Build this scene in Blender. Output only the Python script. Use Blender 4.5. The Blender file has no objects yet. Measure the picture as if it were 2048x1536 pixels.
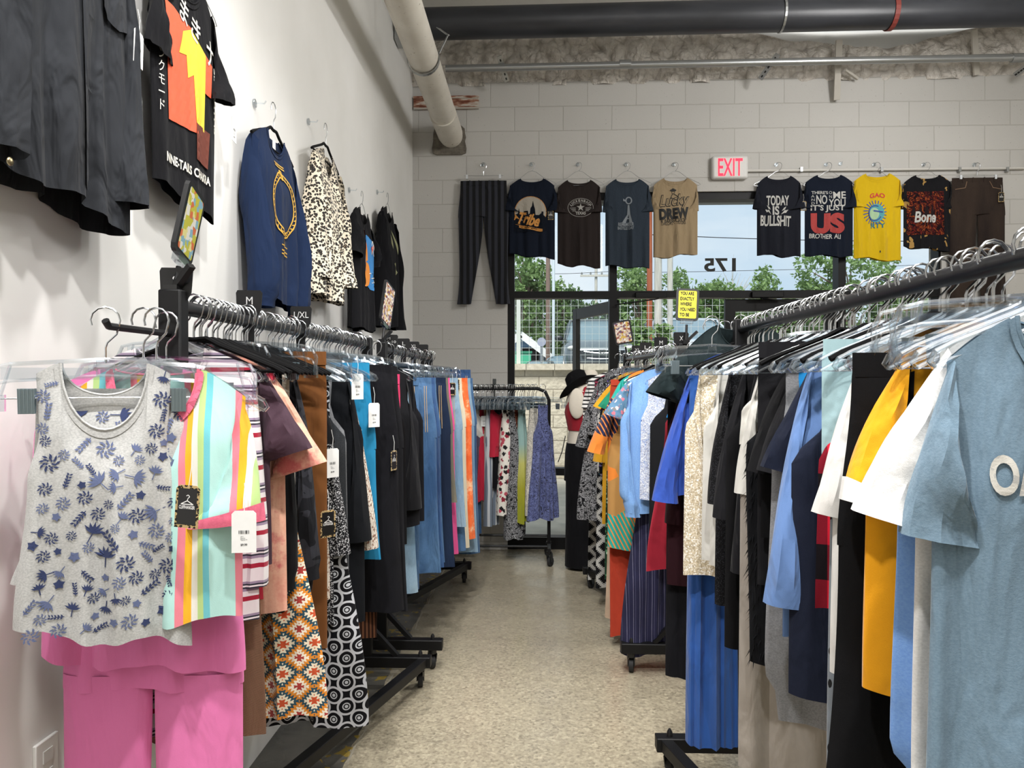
import bpy, bmesh, math, random
from mathutils import Vector, Matrix, noise
from mathutils.geometry import tessellate_polygon
R = math.radians
# ------------------------------------------------------------------ camera, sky, lamps, exposure
SC = bpy.context.scene
COL = SC.collection
F = 1450.0
CZ = 1.43
YAW, PITCH = math.atan(54 / F), -math.atan(8 / F)
cam_data = bpy.data.cameras.new('camera'); cam = bpy.data.objects.new('camera', cam_data); COL.objects.link(cam)
cam_data.sensor_width = 36; cam_data.lens = 36 * F / 2048; cam_data.clip_start = .05; cam_data.clip_end = 400
cam.location = (0, 0, CZ); cam.rotation_euler = (R(90) + PITCH, 0, YAW)
SC.camera = cam
CAMROT = cam.rotation_euler.to_matrix()
SC.view_settings.view_transform = 'Standard'; SC.view_settings.look = 'None'
SC.view_settings.gamma = 1; SC.view_settings.use_curve_mapping = False
SC.view_settings.exposure = 0.0
try:
    SC.cycles.max_bounces = 8; SC.cycles.transparent_max_bounces = 24; SC.cycles.use_denoising = True
    SC.cycles.sample_clamp_indirect = 6; SC.cycles.caustics_reflective = False; SC.cycles.caustics_refractive = False
except Exception: pass

def srgb(c):
    if isinstance(c, str):
        if len(c) != 6: c = '808080'
        c = [int(c[i:i + 2], 16) / 255 for i in (0, 2, 4)]
        c = [v / 12.92 if v <= .04045 else ((v + .055) / 1.055) ** 2.4 for v in c]
    return (c[0], c[1], c[2], 1)

world = bpy.data.worlds.new('overcast_sky'); SC.world = world; world.use_nodes = True
wn = world.node_tree; wn.nodes.clear()
wo = wn.nodes.new('ShaderNodeOutputWorld'); wb = wn.nodes.new('ShaderNodeBackground')
wt = wn.nodes.new('ShaderNodeTexCoord'); wm = wn.nodes.new('ShaderNodeMapping'); wno = wn.nodes.new('ShaderNodeTexNoise'); wr = wn.nodes.new('ShaderNodeValToRGB')
wm.inputs['Scale'].default_value = (1.5, 1.5, 5); wno.inputs['Scale'].default_value = 2.2; wno.inputs['Detail'].default_value = 5
wr.color_ramp.elements[0].position = .36; wr.color_ramp.elements[0].color = srgb('b9d0e4')
wr.color_ramp.elements[1].position = .68; wr.color_ramp.elements[1].color = srgb('dbe5ee')
wn.links.new(wt.outputs['Generated'], wm.inputs[0]); wn.links.new(wm.outputs[0], wno.inputs['Vector']); wn.links.new(wno.outputs['Fac'], wr.inputs[0])
wn.links.new(wr.outputs[0], wb.inputs[0]); wn.links.new(wb.outputs[0], wo.inputs[0]); wb.inputs[1].default_value = 1.2

def lamp(kind, loc, energy, size=.3, col=(1, .985, .965), aim=None, spot=None, blend=.5):
    d = bpy.data.lights.new('ceiling_or_fill_light', kind); d.energy = energy; d.color = col
    if kind == 'AREA': d.size = size
    else: d.shadow_soft_size = size
    if spot: d.spot_size = R(spot); d.spot_blend = blend
    o = bpy.data.objects.new('ceiling_or_fill_light', d); COL.objects.link(o); o.location = loc
    if aim: o.rotation_euler = (Vector(aim) - Vector(loc)).to_track_quat('-Z', 'Y').to_euler()
    return o
sun = lamp('SUN', (0, -10, 30), 5.0, .35, (1, .98, .95), aim=(4, 9, 0)); sun.name = 'hazy_sun'; sun.data.angle = R(25)
# spots are track heads under the ceiling; all lamps above the frame
lamp('SPOT', (1.6, 4.6, 3.9), 85, .05, aim=(-1.0, 2.9, 1.9), spot=85, blend=.8)
lamp('SPOT', (1.2, 2.9, 3.9), 45, .05, aim=(-1.0, 1.5, 1.4), spot=85, blend=.8)
lamp('SPOT', (-.1, 1.6, 3.9), 210, .08, aim=(.1, 2.7, 0), spot=95, blend=.7)
lamp('SPOT', (.1, 3.3, 3.9), 110, .08, aim=(.15, 4.4, 0), spot=80, blend=.8)
lamp('SPOT', (.3, .3, 3.9), 230, .06, aim=(-.5, 1.9, .9), spot=90, blend=.8)
lamp('SPOT', (-.6, .2, 3.9), 300, .06, aim=(.7, 1.6, .9), spot=90, blend=.8)
lamp('SPOT', (-.5, 2.2, 3.9), 170, .06, aim=(.7, 4.0, .8), spot=80, blend=.8)
lamp('SPOT', (2.8, 3.2, 3.9), 90, .06, aim=(1.2, 6.1, 2.6), spot=110, blend=.9)
lamp('AREA', (1.5, -1.5, 4.1), 60, 2.5)
lamp('POINT', (2.9, 3.6, 3.5), 85, .3)  # added point fill to brighten the foam and upper block wall, no fitting
lamp('POINT', (.9, .4, 3.6), 45, .4)  # second added fill without a fitting, lifting the upper part of the room
lamp('AREA', (3.0, 2.5, 4.1), 35, 2.0)

# ------------------------------------------------------------------ helpers
def ray(px, py):
    return CAMROT @ Vector(((px - 1024) / F, (768 - py) / F, -1))
def onY(px, py, Y):
    d = ray(px, py); return Vector((d.x * Y / d.y, Y, CZ + d.z * Y / d.y))
def onX(px, py, X):
    d = ray(px, py); return Vector((X, d.y * X / d.x, CZ + d.z * X / d.x))
def onZ(px, py, Z):
    d = ray(px, py); k = (Z - CZ) / d.z; return Vector((d.x * k, d.y * k, Z))
rnd = random.Random(7)

class MB:
    def __init__(s): s.v = []; s.f = []
    def add(s, vs, fs):
        n = len(s.v); s.v += [tuple(v) for v in vs]; s.f += [tuple(i + n for i in f) for f in fs]; return s
    def box(s, c, d, m=None):
        x, y, z = d[0] / 2, d[1] / 2, d[2] / 2
        vs = [Vector((a * x, b * y, e * z)) for a in (-1, 1) for b in (-1, 1) for e in (-1, 1)]
        if m: vs = [m @ v for v in vs]
        vs = [v + Vector(c) for v in vs]
        return s.add(vs, [(0, 1, 3, 2), (4, 6, 7, 5), (0, 4, 5, 1), (2, 3, 7, 6), (0, 2, 6, 4), (1, 5, 7, 3)])
    def bar(s, a, b, w, h, up=(0, 0, 1)):
        a, b = Vector(a), Vector(b); t = (b - a).normalized(); u = Vector(up); x = t.cross(u)
        if x.length < 1e-4: x = t.cross(Vector((1, 0, 0)))
        x.normalize(); u = x.cross(t)
        vs = [p + x * i * w / 2 + u * j * h / 2 for p in (a, b) for i, j in ((-1, -1), (1, -1), (1, 1), (-1, 1))]
        return s.add(vs, [(0, 3, 2, 1), (4, 5, 6, 7), (0, 1, 5, 4), (1, 2, 6, 5), (2, 3, 7, 6), (3, 0, 4, 7)])
    def tube(s, pts, r, n=8, cap=True, flat=1.0):
        pts = [Vector(p) for p in pts]; rs = r if isinstance(r, (list, tuple)) else [r] * len(pts)
        rings = []; prev = None
        for i, p in enumerate(pts):
            t = (pts[min(i + 1, len(pts) - 1)] - pts[max(i - 1, 0)]).normalized()
            if prev is None:
                a = Vector((0, 0, 1)) if abs(t.z) < .9 else Vector((1, 0, 0)); x = t.cross(a).normalized()
            else:
                x = (prev - t * prev.dot(t)).normalized()
            prev = x; y = t.cross(x)
            rings.append([p + (x * math.cos(k * 2 * math.pi / n) + y * flat * math.sin(k * 2 * math.pi / n)) * rs[i] for k in range(n)])
        return s.rings(rings, cap)
    def rings(s, rings, cap=True):
        n = len(rings[0]); vs = [v for r_ in rings for v in r_]; fs = []
        for i in range(len(rings) - 1):
            for k in range(n):
                a = i * n + k; b = i * n + (k + 1) % n; fs.append((a, b, b + n, a + n))
        if cap: fs.append(tuple(range(n))[::-1]); fs.append(tuple((len(rings) - 1) * n + k for k in range(n)))
        return s.add(vs, fs)
    def cyl(s, a, b, r, n=16): return s.tube([a, b], r, n)
    def prism(s, poly, a, b, fn):
        """poly 2-D, fn(x,y,d)->3-D, between depths a and b"""
        n = len(poly); vs = [fn(p[0], p[1], a) for p in poly] + [fn(p[0], p[1], b) for p in poly]
        fs = [tuple(range(n))[::-1], tuple(range(n, 2 * n))] + [(k, (k + 1) % n, (k + 1) % n + n, k + n) for k in range(n)]
        return s.add(vs, fs)
    def loft(s, secs, n=20, cap=True, pw=1.0):
        rings = []
        for (z, cx, cy, rx, ry) in secs:
            ring = []
            for k in range(n):
                a = k * 2 * math.pi / n; c, q = math.cos(a), math.sin(a)
                ring.append(Vector((cx + rx * math.copysign(abs(c) ** pw, c), cy + ry * math.copysign(abs(q) ** pw, q), z)))
            rings.append(ring)
        return s.rings(rings, cap)
    def ball(s, c, r, n=10, m=6):
        secs = []
        rr = r if isinstance(r, (tuple, list)) else (r, r, r)
        for i in range(m + 1):
            a = -math.pi / 2 + math.pi * i / m; k = max(.02, math.cos(a))
            secs.append((c[2] + rr[2] * math.sin(a), c[0], c[1], rr[0] * k, rr[1] * k))
        return s.loft(secs, n)
    def mesh(s, name, mat=None, smooth=True):
        me = bpy.data.meshes.new(name); me.from_pydata(s.v, [], s.f); me.update()
        if mat: me.materials.append(mat)
        if smooth:
            me.polygons.foreach_set('use_smooth', [True] * len(me.polygons))
            try: me.set_sharp_from_angle(angle=R(42))
            except Exception: pass
        return me
    def obj(s, name, mat=None, parent=None, smooth=True, mw=None, bevel=0):
        o = bpy.data.objects.new(name, s.mesh(name, mat, smooth)); COL.objects.link(o)
        if parent: o.parent = parent
        if mw is not None: o.matrix_world = mw
        if bevel:
            b = o.modifiers.new('bevel', 'BEVEL'); b.width = bevel; b.segments = 2; b.limit_method = 'ANGLE'
        return o

def tag(o, label, cat, group=None):
    o['label'] = label; o['category'] = cat
    if group: o['group'] = group
    return o
def struct(o): o['kind'] = 'structure'; return o
def thing(name, label, cat, loc=(0, 0, 0), rz=0, group=None):
    o = bpy.data.objects.new(name, None); COL.objects.link(o); o.location = loc; o.rotation_euler = (0, 0, rz); o.empty_display_size = .05
    return tag(o, label, cat, group)
def dup(root, group=None, label=None):
    c = root.copy(); COL.objects.link(c)
    if label: c['label'] = label
    if group: c['group'] = group
    for ch in root.children:
        d = ch.copy(); COL.objects.link(d); d.parent = c
        for g in ch.children:
            e = g.copy(); COL.objects.link(e); e.parent = d
    return c

# ------------------------------------------------------------------ materials
MATS = {}
class NT:
    def __init__(s, name):
        s.m = bpy.data.materials.new(name); s.m.use_nodes = True; s.t = s.m.node_tree
        s.b = s.t.nodes.get('Principled BSDF'); s.out = s.t.nodes.get('Material Output')
        s._c = None
    def n(s, typ, ins=None, **props):
        nd = s.t.nodes.new('ShaderNode' + typ)
        for k, v in props.items(): setattr(nd, k, v)
        for k, v in (ins or {}).items(): s.set(nd.inputs[k], v)
        return nd
    def set(s, sock, v):
        if isinstance(v, bpy.types.NodeSocket): s.t.links.new(v, sock)
        else: sock.default_value = v
    def co(s):
        if s._c is None: s._c = s.n('TexCoord').outputs['Object']
        return s._c
    def xyz(s):
        q = s.n('SeparateXYZ', {0: s.co()}); return q.outputs[0], q.outputs[1], q.outputs[2]
    def mp(s, sc=(1, 1, 1), loc=(0, 0, 0), rot=(0, 0, 0), v=None):
        return s.n('Mapping', {0: v or s.co(), 'Location': loc, 'Rotation': rot, 'Scale': sc}).outputs[0]
    def ma(s, op, a, b=0.0, c=None):
        ins = {0: a, 1: b}
        if c is not None: ins[2] = c
        return s.n('Math', ins, operation=op).outputs[0]
    def noise(s, sc, det=3, v=None, dist=0, rough=.5):
        return s.n('TexNoise', {'Vector': v or s.co(), 'Scale': sc, 'Detail': det, 'Distortion': dist, 'Roughness': rough}).outputs['Fac']
    def voro(s, sc, v=None, out='Distance', feat='F1', rnd_=1.0, dist='EUCLIDEAN'):
        return s.n('TexVoronoi', {'Vector': v or s.co(), 'Scale': sc, 'Randomness': rnd_}, feature=feat, distance=dist).outputs[out]
    def ramp(s, fac, stops, const=False):
        nd = s.n('ValToRGB', {0: fac}); cr = nd.color_ramp; cr.interpolation = 'CONSTANT' if const else 'LINEAR'
        while len(cr.elements) < len(stops): cr.elements.new(1)
        for e, (p, c) in zip(cr.elements, stops): e.position = p; e.color = srgb(c)
        return nd.outputs[0]
    def mix(s, fac, a, b, mode='MIX'):
        nd = s.n('Mix', data_type='RGBA', blend_type=mode); s.set(nd.inputs[0], fac)
        s.set(nd.inputs[6], a if isinstance(a, bpy.types.NodeSocket) else srgb(a)); s.set(nd.inputs[7], b if isinstance(b, bpy.types.NodeSocket) else srgb(b))
        return nd.outputs[2]
    def bump(s, h, st=.4, d=.01, nrm=None):
        ins = {'Strength': st, 'Distance': d, 'Height': h}
        if nrm: ins['Normal'] = nrm
        return s.n('Bump', ins).outputs[0]
    def fin(s, col, rough=.8, nrm=None, metal=0, **k):
        s.set(s.b.inputs['Base Color'], col if isinstance(col, bpy.types.NodeSocket) else srgb(col))
        s.set(s.b.inputs['Roughness'], rough); s.b.inputs['Metallic'].default_value = metal
        if nrm: s.set(s.b.inputs['Normal'], nrm)
        for a, v in k.items(): s.set(s.b.inputs[a.replace('_', ' ')], v)
        return s.m

def flat(name, c, rough=.6, metal=0, **k):
    if name not in MATS:
        t = NT(name); nz = t.noise(60, 2); col = t.mix(t.ma('MULTIPLY', nz, .12), c, '808080' if sum(srgb(c)[:3]) > .3 else '202020')
        MATS[name] = t.fin(col, rough, None, metal, **k)
    return MATS[name]

def cloth(name, c, pat=None, sc=1.0, cols=(), rough=.88, wr=.6, stops=None, knit=None, sheen=.15):
    """woven cloth with a procedural pattern in the garment's own coordinates"""
    if name in MATS: return MATS[name]
    t = NT('cloth_' + name); x, y, z = t.xyz(); cs = list(cols)
    if pat is None: col = t.ramp(t.noise(8), [(.3, c), (.8, c)])
    elif pat == 'heather': col = t.mix(t.ramp(t.noise(1, 3, t.mp((260, 260, 420))), [(.35, '000000'), (.65, 'ffffff')]), c, cs[0])
    elif pat in ('vstripe', 'hstripe'):
        a = x if pat == 'vstripe' else z
        if pat == 'vstripe': a = t.ma('ADD', a, t.ma('MULTIPLY', t.noise(3, 1), .012))
        fr = t.ma('FRACT', t.ma('DIVIDE', t.ma('ADD', a, 7.0), sc)); col = t.ramp(fr, stops, True)
    elif pat == 'bands':
        fr = t.ma('DIVIDE', t.ma('MULTIPLY', z, -1.0), sc); col = t.ramp(fr, stops)
    elif pat == 'leopard':
        nz = t.n('TexNoise', {'Vector': t.co(), 'Scale': 50.0 / sc}).outputs['Color']
        v2 = t.n('VectorMath', {0: t.co(), 1: t.n('VectorMath', {0: nz, 'Scale': .014 * sc}, operation='SCALE').outputs[0]}, operation='ADD').outputs[0]
        d = t.voro(42 / sc, v2); d2 = t.ma('ADD', d, t.ma('MULTIPLY', t.ma('SUBTRACT', t.noise(60 / sc), .5), .5))
        col = t.ramp(d2, [(0, cs[1]), (.14, cs[0]), (.50, c)], True)
    elif pat == 'spots':
        d = t.ma('ADD', t.voro(45 / sc, t.mp((1, 1, .55))), t.ma('MULTIPLY', t.noise(40), .3)); col = t.ramp(d, [(0, cs[0]), (.42, c)], True)
    elif pat == 'floral':
        d = t.voro(24 / sc, out='Color'); cell = t.n('SeparateXYZ', {0: d}).outputs[0]
        fl = t.ramp(cell, [(i / len(cs), k) for i, k in enumerate(cs)], True)
        m = t.ma('ADD', t.voro(24 / sc), t.ma('MULTIPLY', t.ma('SUBTRACT', t.noise(90 / sc, 3), .5), .7))
        col = t.mix(t.ma('LESS_THAN', m, .42), c, fl)
    elif pat == 'paisley':
        d = t.noise(26 / sc, 3, dist=2.5); col = t.ramp(d, [(0, c), (.46, cs[0]), (.5, c), (.56, cs[-1]), (.62, c)], True)
    elif pat == 'speckle': col = t.ramp(t.noise(170 / sc, 2), [(0, c), (.56, cs[0])], True)
    elif pat == 'plaid':
        a = t.ma('LESS_THAN', t.ma('FRACT', t.ma('DIVIDE', t.ma('ADD', x, 7.0), sc)), .5); b = t.ma('LESS_THAN', t.ma('FRACT', t.ma('DIVIDE', t.ma('ADD', z, 7.0), sc)), .5)
        col = t.ramp(t.ma('MULTIPLY', t.ma('ADD', a, b), .4), [(0, c), (.3, cs[0]), (.7, cs[1])], True)
    elif pat == 'camo': col = t.ramp(t.noise(11 / sc, 2, dist=.8), [(0, c), (.42, cs[0]), (.52, cs[1]), (.6, cs[2])], True)
    elif pat == 'dye': col = t.ramp(t.noise(9 / sc, 6, rough=.7), [(.3, c), (.5, cs[0]), (.62, cs[1]), (.75, c)])
    elif pat == 'lattice':
        v = t.mp((1 / sc, 1, 1 / sc), rot=(0, R(45), 0)); q = t.n('SeparateXYZ', {0: v})
        fx = t.ma('SUBTRACT', t.ma('FRACT', t.ma('ADD', q.outputs[0], 50.0)), .5); fz = t.ma('SUBTRACT', t.ma('FRACT', t.ma('ADD', q.outputs[2], 50.0)), .5)
        d = t.ma('SQRT', t.ma('ADD', t.ma('MULTIPLY', fx, fx), t.ma('MULTIPLY', fz, fz)))
        col = t.ramp(d, [(0, cs[0]), (.09, c), (.16, cs[0]), (.22, c), (.4, cs[0]), (.52, c)], True)
    elif pat == 'tiles':
        v = t.mp((1 / sc, 1, 1 / sc)); q = t.n('SeparateXYZ', {0: v})
        fx = t.ma('ABSOLUTE', t.ma('SUBTRACT', t.ma('FRACT', t.ma('ADD', q.outputs[0], 50.0)), .5)); fz = t.ma('ABSOLUTE', t.ma('SUBTRACT', t.ma('FRACT', t.ma('ADD', q.outputs[2], 50.0)), .5))
        d = t.ma('ADD', t.ma('ADD', fx, fz), t.ma('MULTIPLY', t.ma('SINE', t.ma('MULTIPLY', t.ma('SUBTRACT', fx, fz), 40.0)), .06))
        n_ = len(cs); col = t.ramp(d, [(0, c)] + [((i + 1) / (n_ + 1), k) for i, k in enumerate(cs)], True)
    elif pat == 'block':
        d = t.voro(6.5 / sc, t.mp((1, .1, .8), rot=(0, R(28), 0)), out='Color', dist='MANHATTAN'); cell = t.n('SeparateXYZ', {0: d}).outputs[0]
        cc = [c] + cs; col = t.ramp(cell, [(i / len(cc), k) for i, k in enumerate(cc)], True)
        st = t.ma('LESS_THAN', t.ma('FRACT', t.ma('MULTIPLY', t.ma('ADD', x, t.ma('MULTIPLY', z, .5)), 45.0)), .3)
        col = t.mix(t.ma('MULTIPLY', st, t.ma('GREATER_THAN', t.n('SeparateXYZ', {0: d}).outputs[1], .72)), col, 'ef8a3c')
    elif pat == 'denim':
        g = t.ramp(t.noise(5, 3, t.mp((1, 1, .35))), [(.35, c), (.7, cs[0])])
        col = t.mix(t.ma('MULTIPLY', t.noise(1, 2, t.mp((500, 500, 90))), .55), g, cs[1] if len(cs) > 1 else cs[0])
    elif pat == 'sparkle': col = t.ramp(t.voro(260, out='Color'), [(.0, c), (.55, cs[0]), (.95, 'ffffff')])
    else: raise ValueError(pat)
    col = t.mix(t.ma('MULTIPLY', t.noise(2.2, 2), .18), col, '3a3a3e' if wr < .5 else '222222', 'MIX') if pat is None and sum(srgb(c)[:3]) > .35 else col
    h = t.noise(1, 3, t.mp((13, 13, 4.5)), dist=.6)
    nb = t.bump(h, wr, .03)
    if knit:
        k = t.n('TexWave', {'Vector': t.co(), 'Scale': knit, 'Distortion': 1.0, 'Detail': 1.0}, bands_direction='X' if knit < 120 else 'Z').outputs['Fac']
        nb = t.bump(k, .5, .004, nb)
    else: nb = t.bump(t.noise(1, 1, t.mp((700, 700, 700))), .25, .001, nb)
    kw = {'Sheen_Weight': sheen if sum(srgb(c)[:3]) > .2 else .03, 'Specular_IOR_Level': .25 if sum(srgb(c)[:3]) > .2 else .12}
    MATS[name] = t.fin(col, rough if pat != 'sparkle' else .35, nb, **kw)
    return MATS[name]

def clear_plastic():
    if 'clear' in MATS: return MATS['clear']
    t = NT('clear_plastic'); g = t.n('BsdfGlossy', {'Color': (.95, .97, 1, 1), 'Roughness': .08}).outputs[0]; tr = t.n('BsdfTransparent', {'Color': (.90, .93, .95, 1)}).outputs[0]
    lw = t.n('LayerWeight', {'Blend': .35}).outputs['Facing']; f = t.ramp(lw, [(.0, (.10, .10, .10)), (1, (.85, .85, .85))])
    mx = t.n('MixShader', {0: f, 1: tr, 2: g}); t.t.links.new(mx.outputs[0], t.out.inputs[0]); MATS['clear'] = t.m; return t.m
def glass():
    if 'glass' in MATS: return MATS['glass']
    t = NT('window_glass'); g = t.n('BsdfGlossy', {'Roughness': .02}).outputs[0]; tr = t.n('BsdfTransparent', {'Color': (.975, .985, .98, 1)}).outputs[0]
    f = t.ma('MINIMUM', t.n('Fresnel', {'IOR': 1.3}).outputs[0], .035); mx = t.n('MixShader', {0: f, 1: tr, 2: g}); t.t.links.new(mx.outputs[0], t.out.inputs[0]); MATS['glass'] = t.m; return t.m
BLACKM = flat('black_powder_coat', '0e0e10', .5, Specular_IOR_Level=.3)
BLACKP = flat('black_plastic', '121214', .35)
CHROME = flat('chrome', 'c9ccd0', .18, 1)
DARKCHROME = flat('steel_wire', '9a9da0', .3, 1)
VELVET = cloth('black_velvet', '0b0b0c', wr=.05)
WHITE_CARD = flat('white_card', 'eeeeec', .7)
INK = flat('black_ink', '151515', .7)
CLEAR = clear_plastic()
RUBBER = flat('rubber', '1b1b1d', .7)

# ------------------------------------------------------------------ writing
TXT = {}
def glyphs(body, bold=0.0, shear=0.0):
    k = (body, bold, shear)
    if k in TXT: return TXT[k]
    cu = bpy.data.curves.new('t', 'FONT'); cu.body = body; cu.size = 1; cu.offset = bold; cu.shear = shear; cu.resolution_u = 5; cu.fill_mode = 'BOTH'
    ob = bpy.data.objects.new('t', cu); COL.objects.link(ob)
    dg = bpy.context.evaluated_depsgraph_get(); dg.update()
    me = bpy.data.meshes.new_from_object(ob.evaluated_get(dg))
    vs = [(v.co.x, v.co.y) for v in me.vertices]; fs = [tuple(p.vertices) for p in me.polygons]
    bpy.data.objects.remove(ob); bpy.data.curves.remove(cu); bpy.data.meshes.remove(me)
    if not vs: vs, fs = [(0, 0), (1, 0), (1, 1)], [(0, 1, 2)]
    x0, x1 = min(v[0] for v in vs), max(v[0] for v in vs); y0, y1 = min(v[1] for v in vs), max(v[1] for v in vs)
    vs = [((a - x0) / max(1e-6, x1 - x0) - .5, (b - y0) / max(1e-6, y1 - y0) - .5) for a, b in vs]
    TXT[k] = (vs, fs); return TXT[k]
def put_text(mb, body, cx, cz, w, h, fn, bold=0.0, shear=0.0, rot=0.0, arc=0.0, mirror=False):
    """letters in a w x h box centred on (cx,cz), laid on the surface fn(x,z)"""
    vs, fs = glyphs(body, bold, shear); out = []
    for a, b in vs:
        if mirror: a = -a
        x, z = a * w, b * h + arc * (1 - (2 * a) ** 2)
        out.append((cx + x * math.cos(rot) - z * math.sin(rot), cz + x * math.sin(rot) + z * math.cos(rot)))
    if max(w, h) > .03 and len(fs) > 0: out, fs = fine(out, fs, .02)
    mb.add([fn(*p) for p in out], fs); return mb
def fine(vs, fs, mx=.03):
    vs = list(vs); out = []; st = []
    for f in fs:
        if len(f) == 3: st.append(tuple(f))
        else:
            for t in tessellate_polygon([[Vector((vs[i][0], vs[i][1], 0)) for i in f]]): st.append(tuple(f[i] for i in t))
    while st:
        t = st.pop(); e = [((vs[t[i]][0] - vs[t[i - 2]][0]) ** 2 + (vs[t[i]][1] - vs[t[i - 2]][1]) ** 2, i) for i in range(3)]; l, i = max(e)
        if l < mx * mx or len(vs) > 30000: out.append(t); continue
        a, b, c = t[i], t[i - 2], t[i - 1]; vs.append(((vs[a][0] + vs[b][0]) / 2, (vs[a][1] + vs[b][1]) / 2)); m = len(vs) - 1
        st += [(a, m, c), (m, b, c)]
    for k, t in enumerate(out):
        (x0, y0), (x1, y1), (x2, y2) = [vs[i] for i in t]
        if (x1 - x0) * (y2 - y0) - (x2 - x0) * (y1 - y0) < 0: out[k] = t[::-1]
    return vs, out
def put_poly(mb, poly, fn):
    big = len(poly) > 2 and (max(p[0] for p in poly) - min(p[0] for p in poly) > .035 or max(p[1] for p in poly) - min(p[1] for p in poly) > .035)
    vs, fs = fine(poly, [tuple(range(len(poly)))]) if big else (poly, [tuple(range(len(poly)))])
    mb.add([fn(x, z) for x, z in vs], fs); return mb
def circ(cx, cz, rx, rz, n=24, a0=0, a1=360):
    return [(cx + rx * math.cos(R(a0 + (a1 - a0) * i / n)), cz + rz * math.sin(R(a0 + (a1 - a0) * i / n))) for i in range(n + (a1 - a0 < 360))]
def ringpoly(mb, cx, cz, rx, rz, w, fn, a0=0, a1=360, n=32):
    for i in range(n):
        b0, b1 = R(a0 + (a1 - a0) * i / n), R(a0 + (a1 - a0) * (i + 1) / n)
        q = [(cx + (rx + d) * math.cos(b), cz + (rz + d) * math.sin(b)) for b, d in ((b0, 0), (b1, 0), (b1, w), (b0, w))]
        put_poly(mb, q, fn)
def strokes(mb, pts, w, fn):
    for (a, b) in zip(pts[:-1], pts[1:]):
        dx, dz = b[0] - a[0], b[1] - a[1]; l = math.hypot(dx, dz) or 1; nx, nz = -dz / l * w / 2, dx / l * w / 2
        put_poly(mb, [(a[0] + nx, a[1] + nz), (a[0] - nx, a[1] - nz), (b[0] - nx, b[1] - nz), (b[0] + nx, b[1] + nz)], fn)
def star(cx, cz, r, k=.4, n=5, rot=90):
    return [(cx + (r if i % 2 == 0 else r * k) * math.cos(R(rot + i * 180 / n)), cz + (r if i % 2 == 0 else r * k) * math.sin(R(rot + i * 180 / n))) for i in range(2 * n)]
# ------------------------------------------------------------------ garments
def sm(t): t = max(0, min(1, t)); return t * t * (3 - 2 * t)
def interp(prof, t):
    for (a, va), (b, vb) in zip(prof[:-1], prof[1:]):
        if t <= b: return va + (vb - va) * sm((t - a) / (b - a))
    return prof[-1][1]
class Sheet:
    """two hanging cloth sheets joined at the sides: torso, skirt, hip part of trousers"""
    def __init__(s, prof, z0, L, drop=.04, sw=None, nw=0, nf=0, nb=0, d=.022, fold=.012, fq=6.0, seed=0, hem=.008, hemtilt=0, gather=0, bell=1):
        s.__dict__.update(locals()); r = random.Random(seed); s.p1, s.p2, s.p3 = [r.uniform(0, 6.28) for _ in range(3)]
        s.sw = sw or prof[0][1]
    def top(s, x, side):
        ax = abs(x); n = s.nf if side < 0 else s.nb
        if s.nw and ax < s.nw: return s.z0 - n * math.sqrt(max(0, 1 - (ax / s.nw) ** 2))
        q = (ax - s.nw) / max(1e-3, s.sw - s.nw); return s.z0 - s.drop * max(0, q) ** 1.3
    def pt(s, u, t, side):
        x = u * interp(s.prof, t); x0 = u * s.prof[0][1]; zt = s.top(x0, side)
        zb = s.z0 - s.L + s.hem * math.sin(5 * u + s.p3) + s.hemtilt * u
        z = zt + (zb - zt) * t
        e = max(0, 1 - abs(u) ** 3) ** .5
        dt = s.d * (.22 + .78 * sm(t / .28)); f = s.fold * sm((t - .02) / .8)
        if s.gather: dt += s.gather * math.sin(abs(u) * 40) * (1 - sm(t / .5)) * .3
        y = side * e * dt + f * e * (.6 * math.sin(s.fq * u + s.p1 + 1.3 * t) + .45 * math.sin(1.9 * s.fq * u + s.p2 - 1.8 * t)) + side * f * .35 * e * math.sin(3.1 * s.fq * u + s.p3)
        return Vector((x, y, z))
    def front(s, x, z, off=.003, side=-1):
        t = .4
        for _ in range(6):
            u = max(-.999, min(.999, x / interp(s.prof, t))); zt = s.top(u * s.prof[0][1], side)
            zb = s.z0 - s.L + s.hem * math.sin(5 * u + s.p3) + s.hemtilt * u; t = max(0, min(1, (z - zt) / (zb - zt)))
        p = s.pt(u, t, side); p.x, p.z = x, z; p.y += side * off; return p
    def build(s, mb, N=26, RW=22, closed=True):
        for side in (-1, 1):
            vs = []; us = [math.sin(math.pi / 2 * (2 * i / N - 1)) for i in range(N + 1)]
            for j in range(RW + 1):
                vs += [s.pt(u, (j / RW) ** .9, side) for u in us]
            fs = []
            for j in range(RW):
                for i in range(N):
                    a = j * (N + 1) + i; q = (a, a + N + 1, a + N + 2, a + 1); fs.append(q if side < 0 else q[::-1])
            mb.add(vs, fs)
def qb(a, b, c, t): return a * (1 - t) ** 2 + b * 2 * t * (1 - t) + c * t * t
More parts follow.
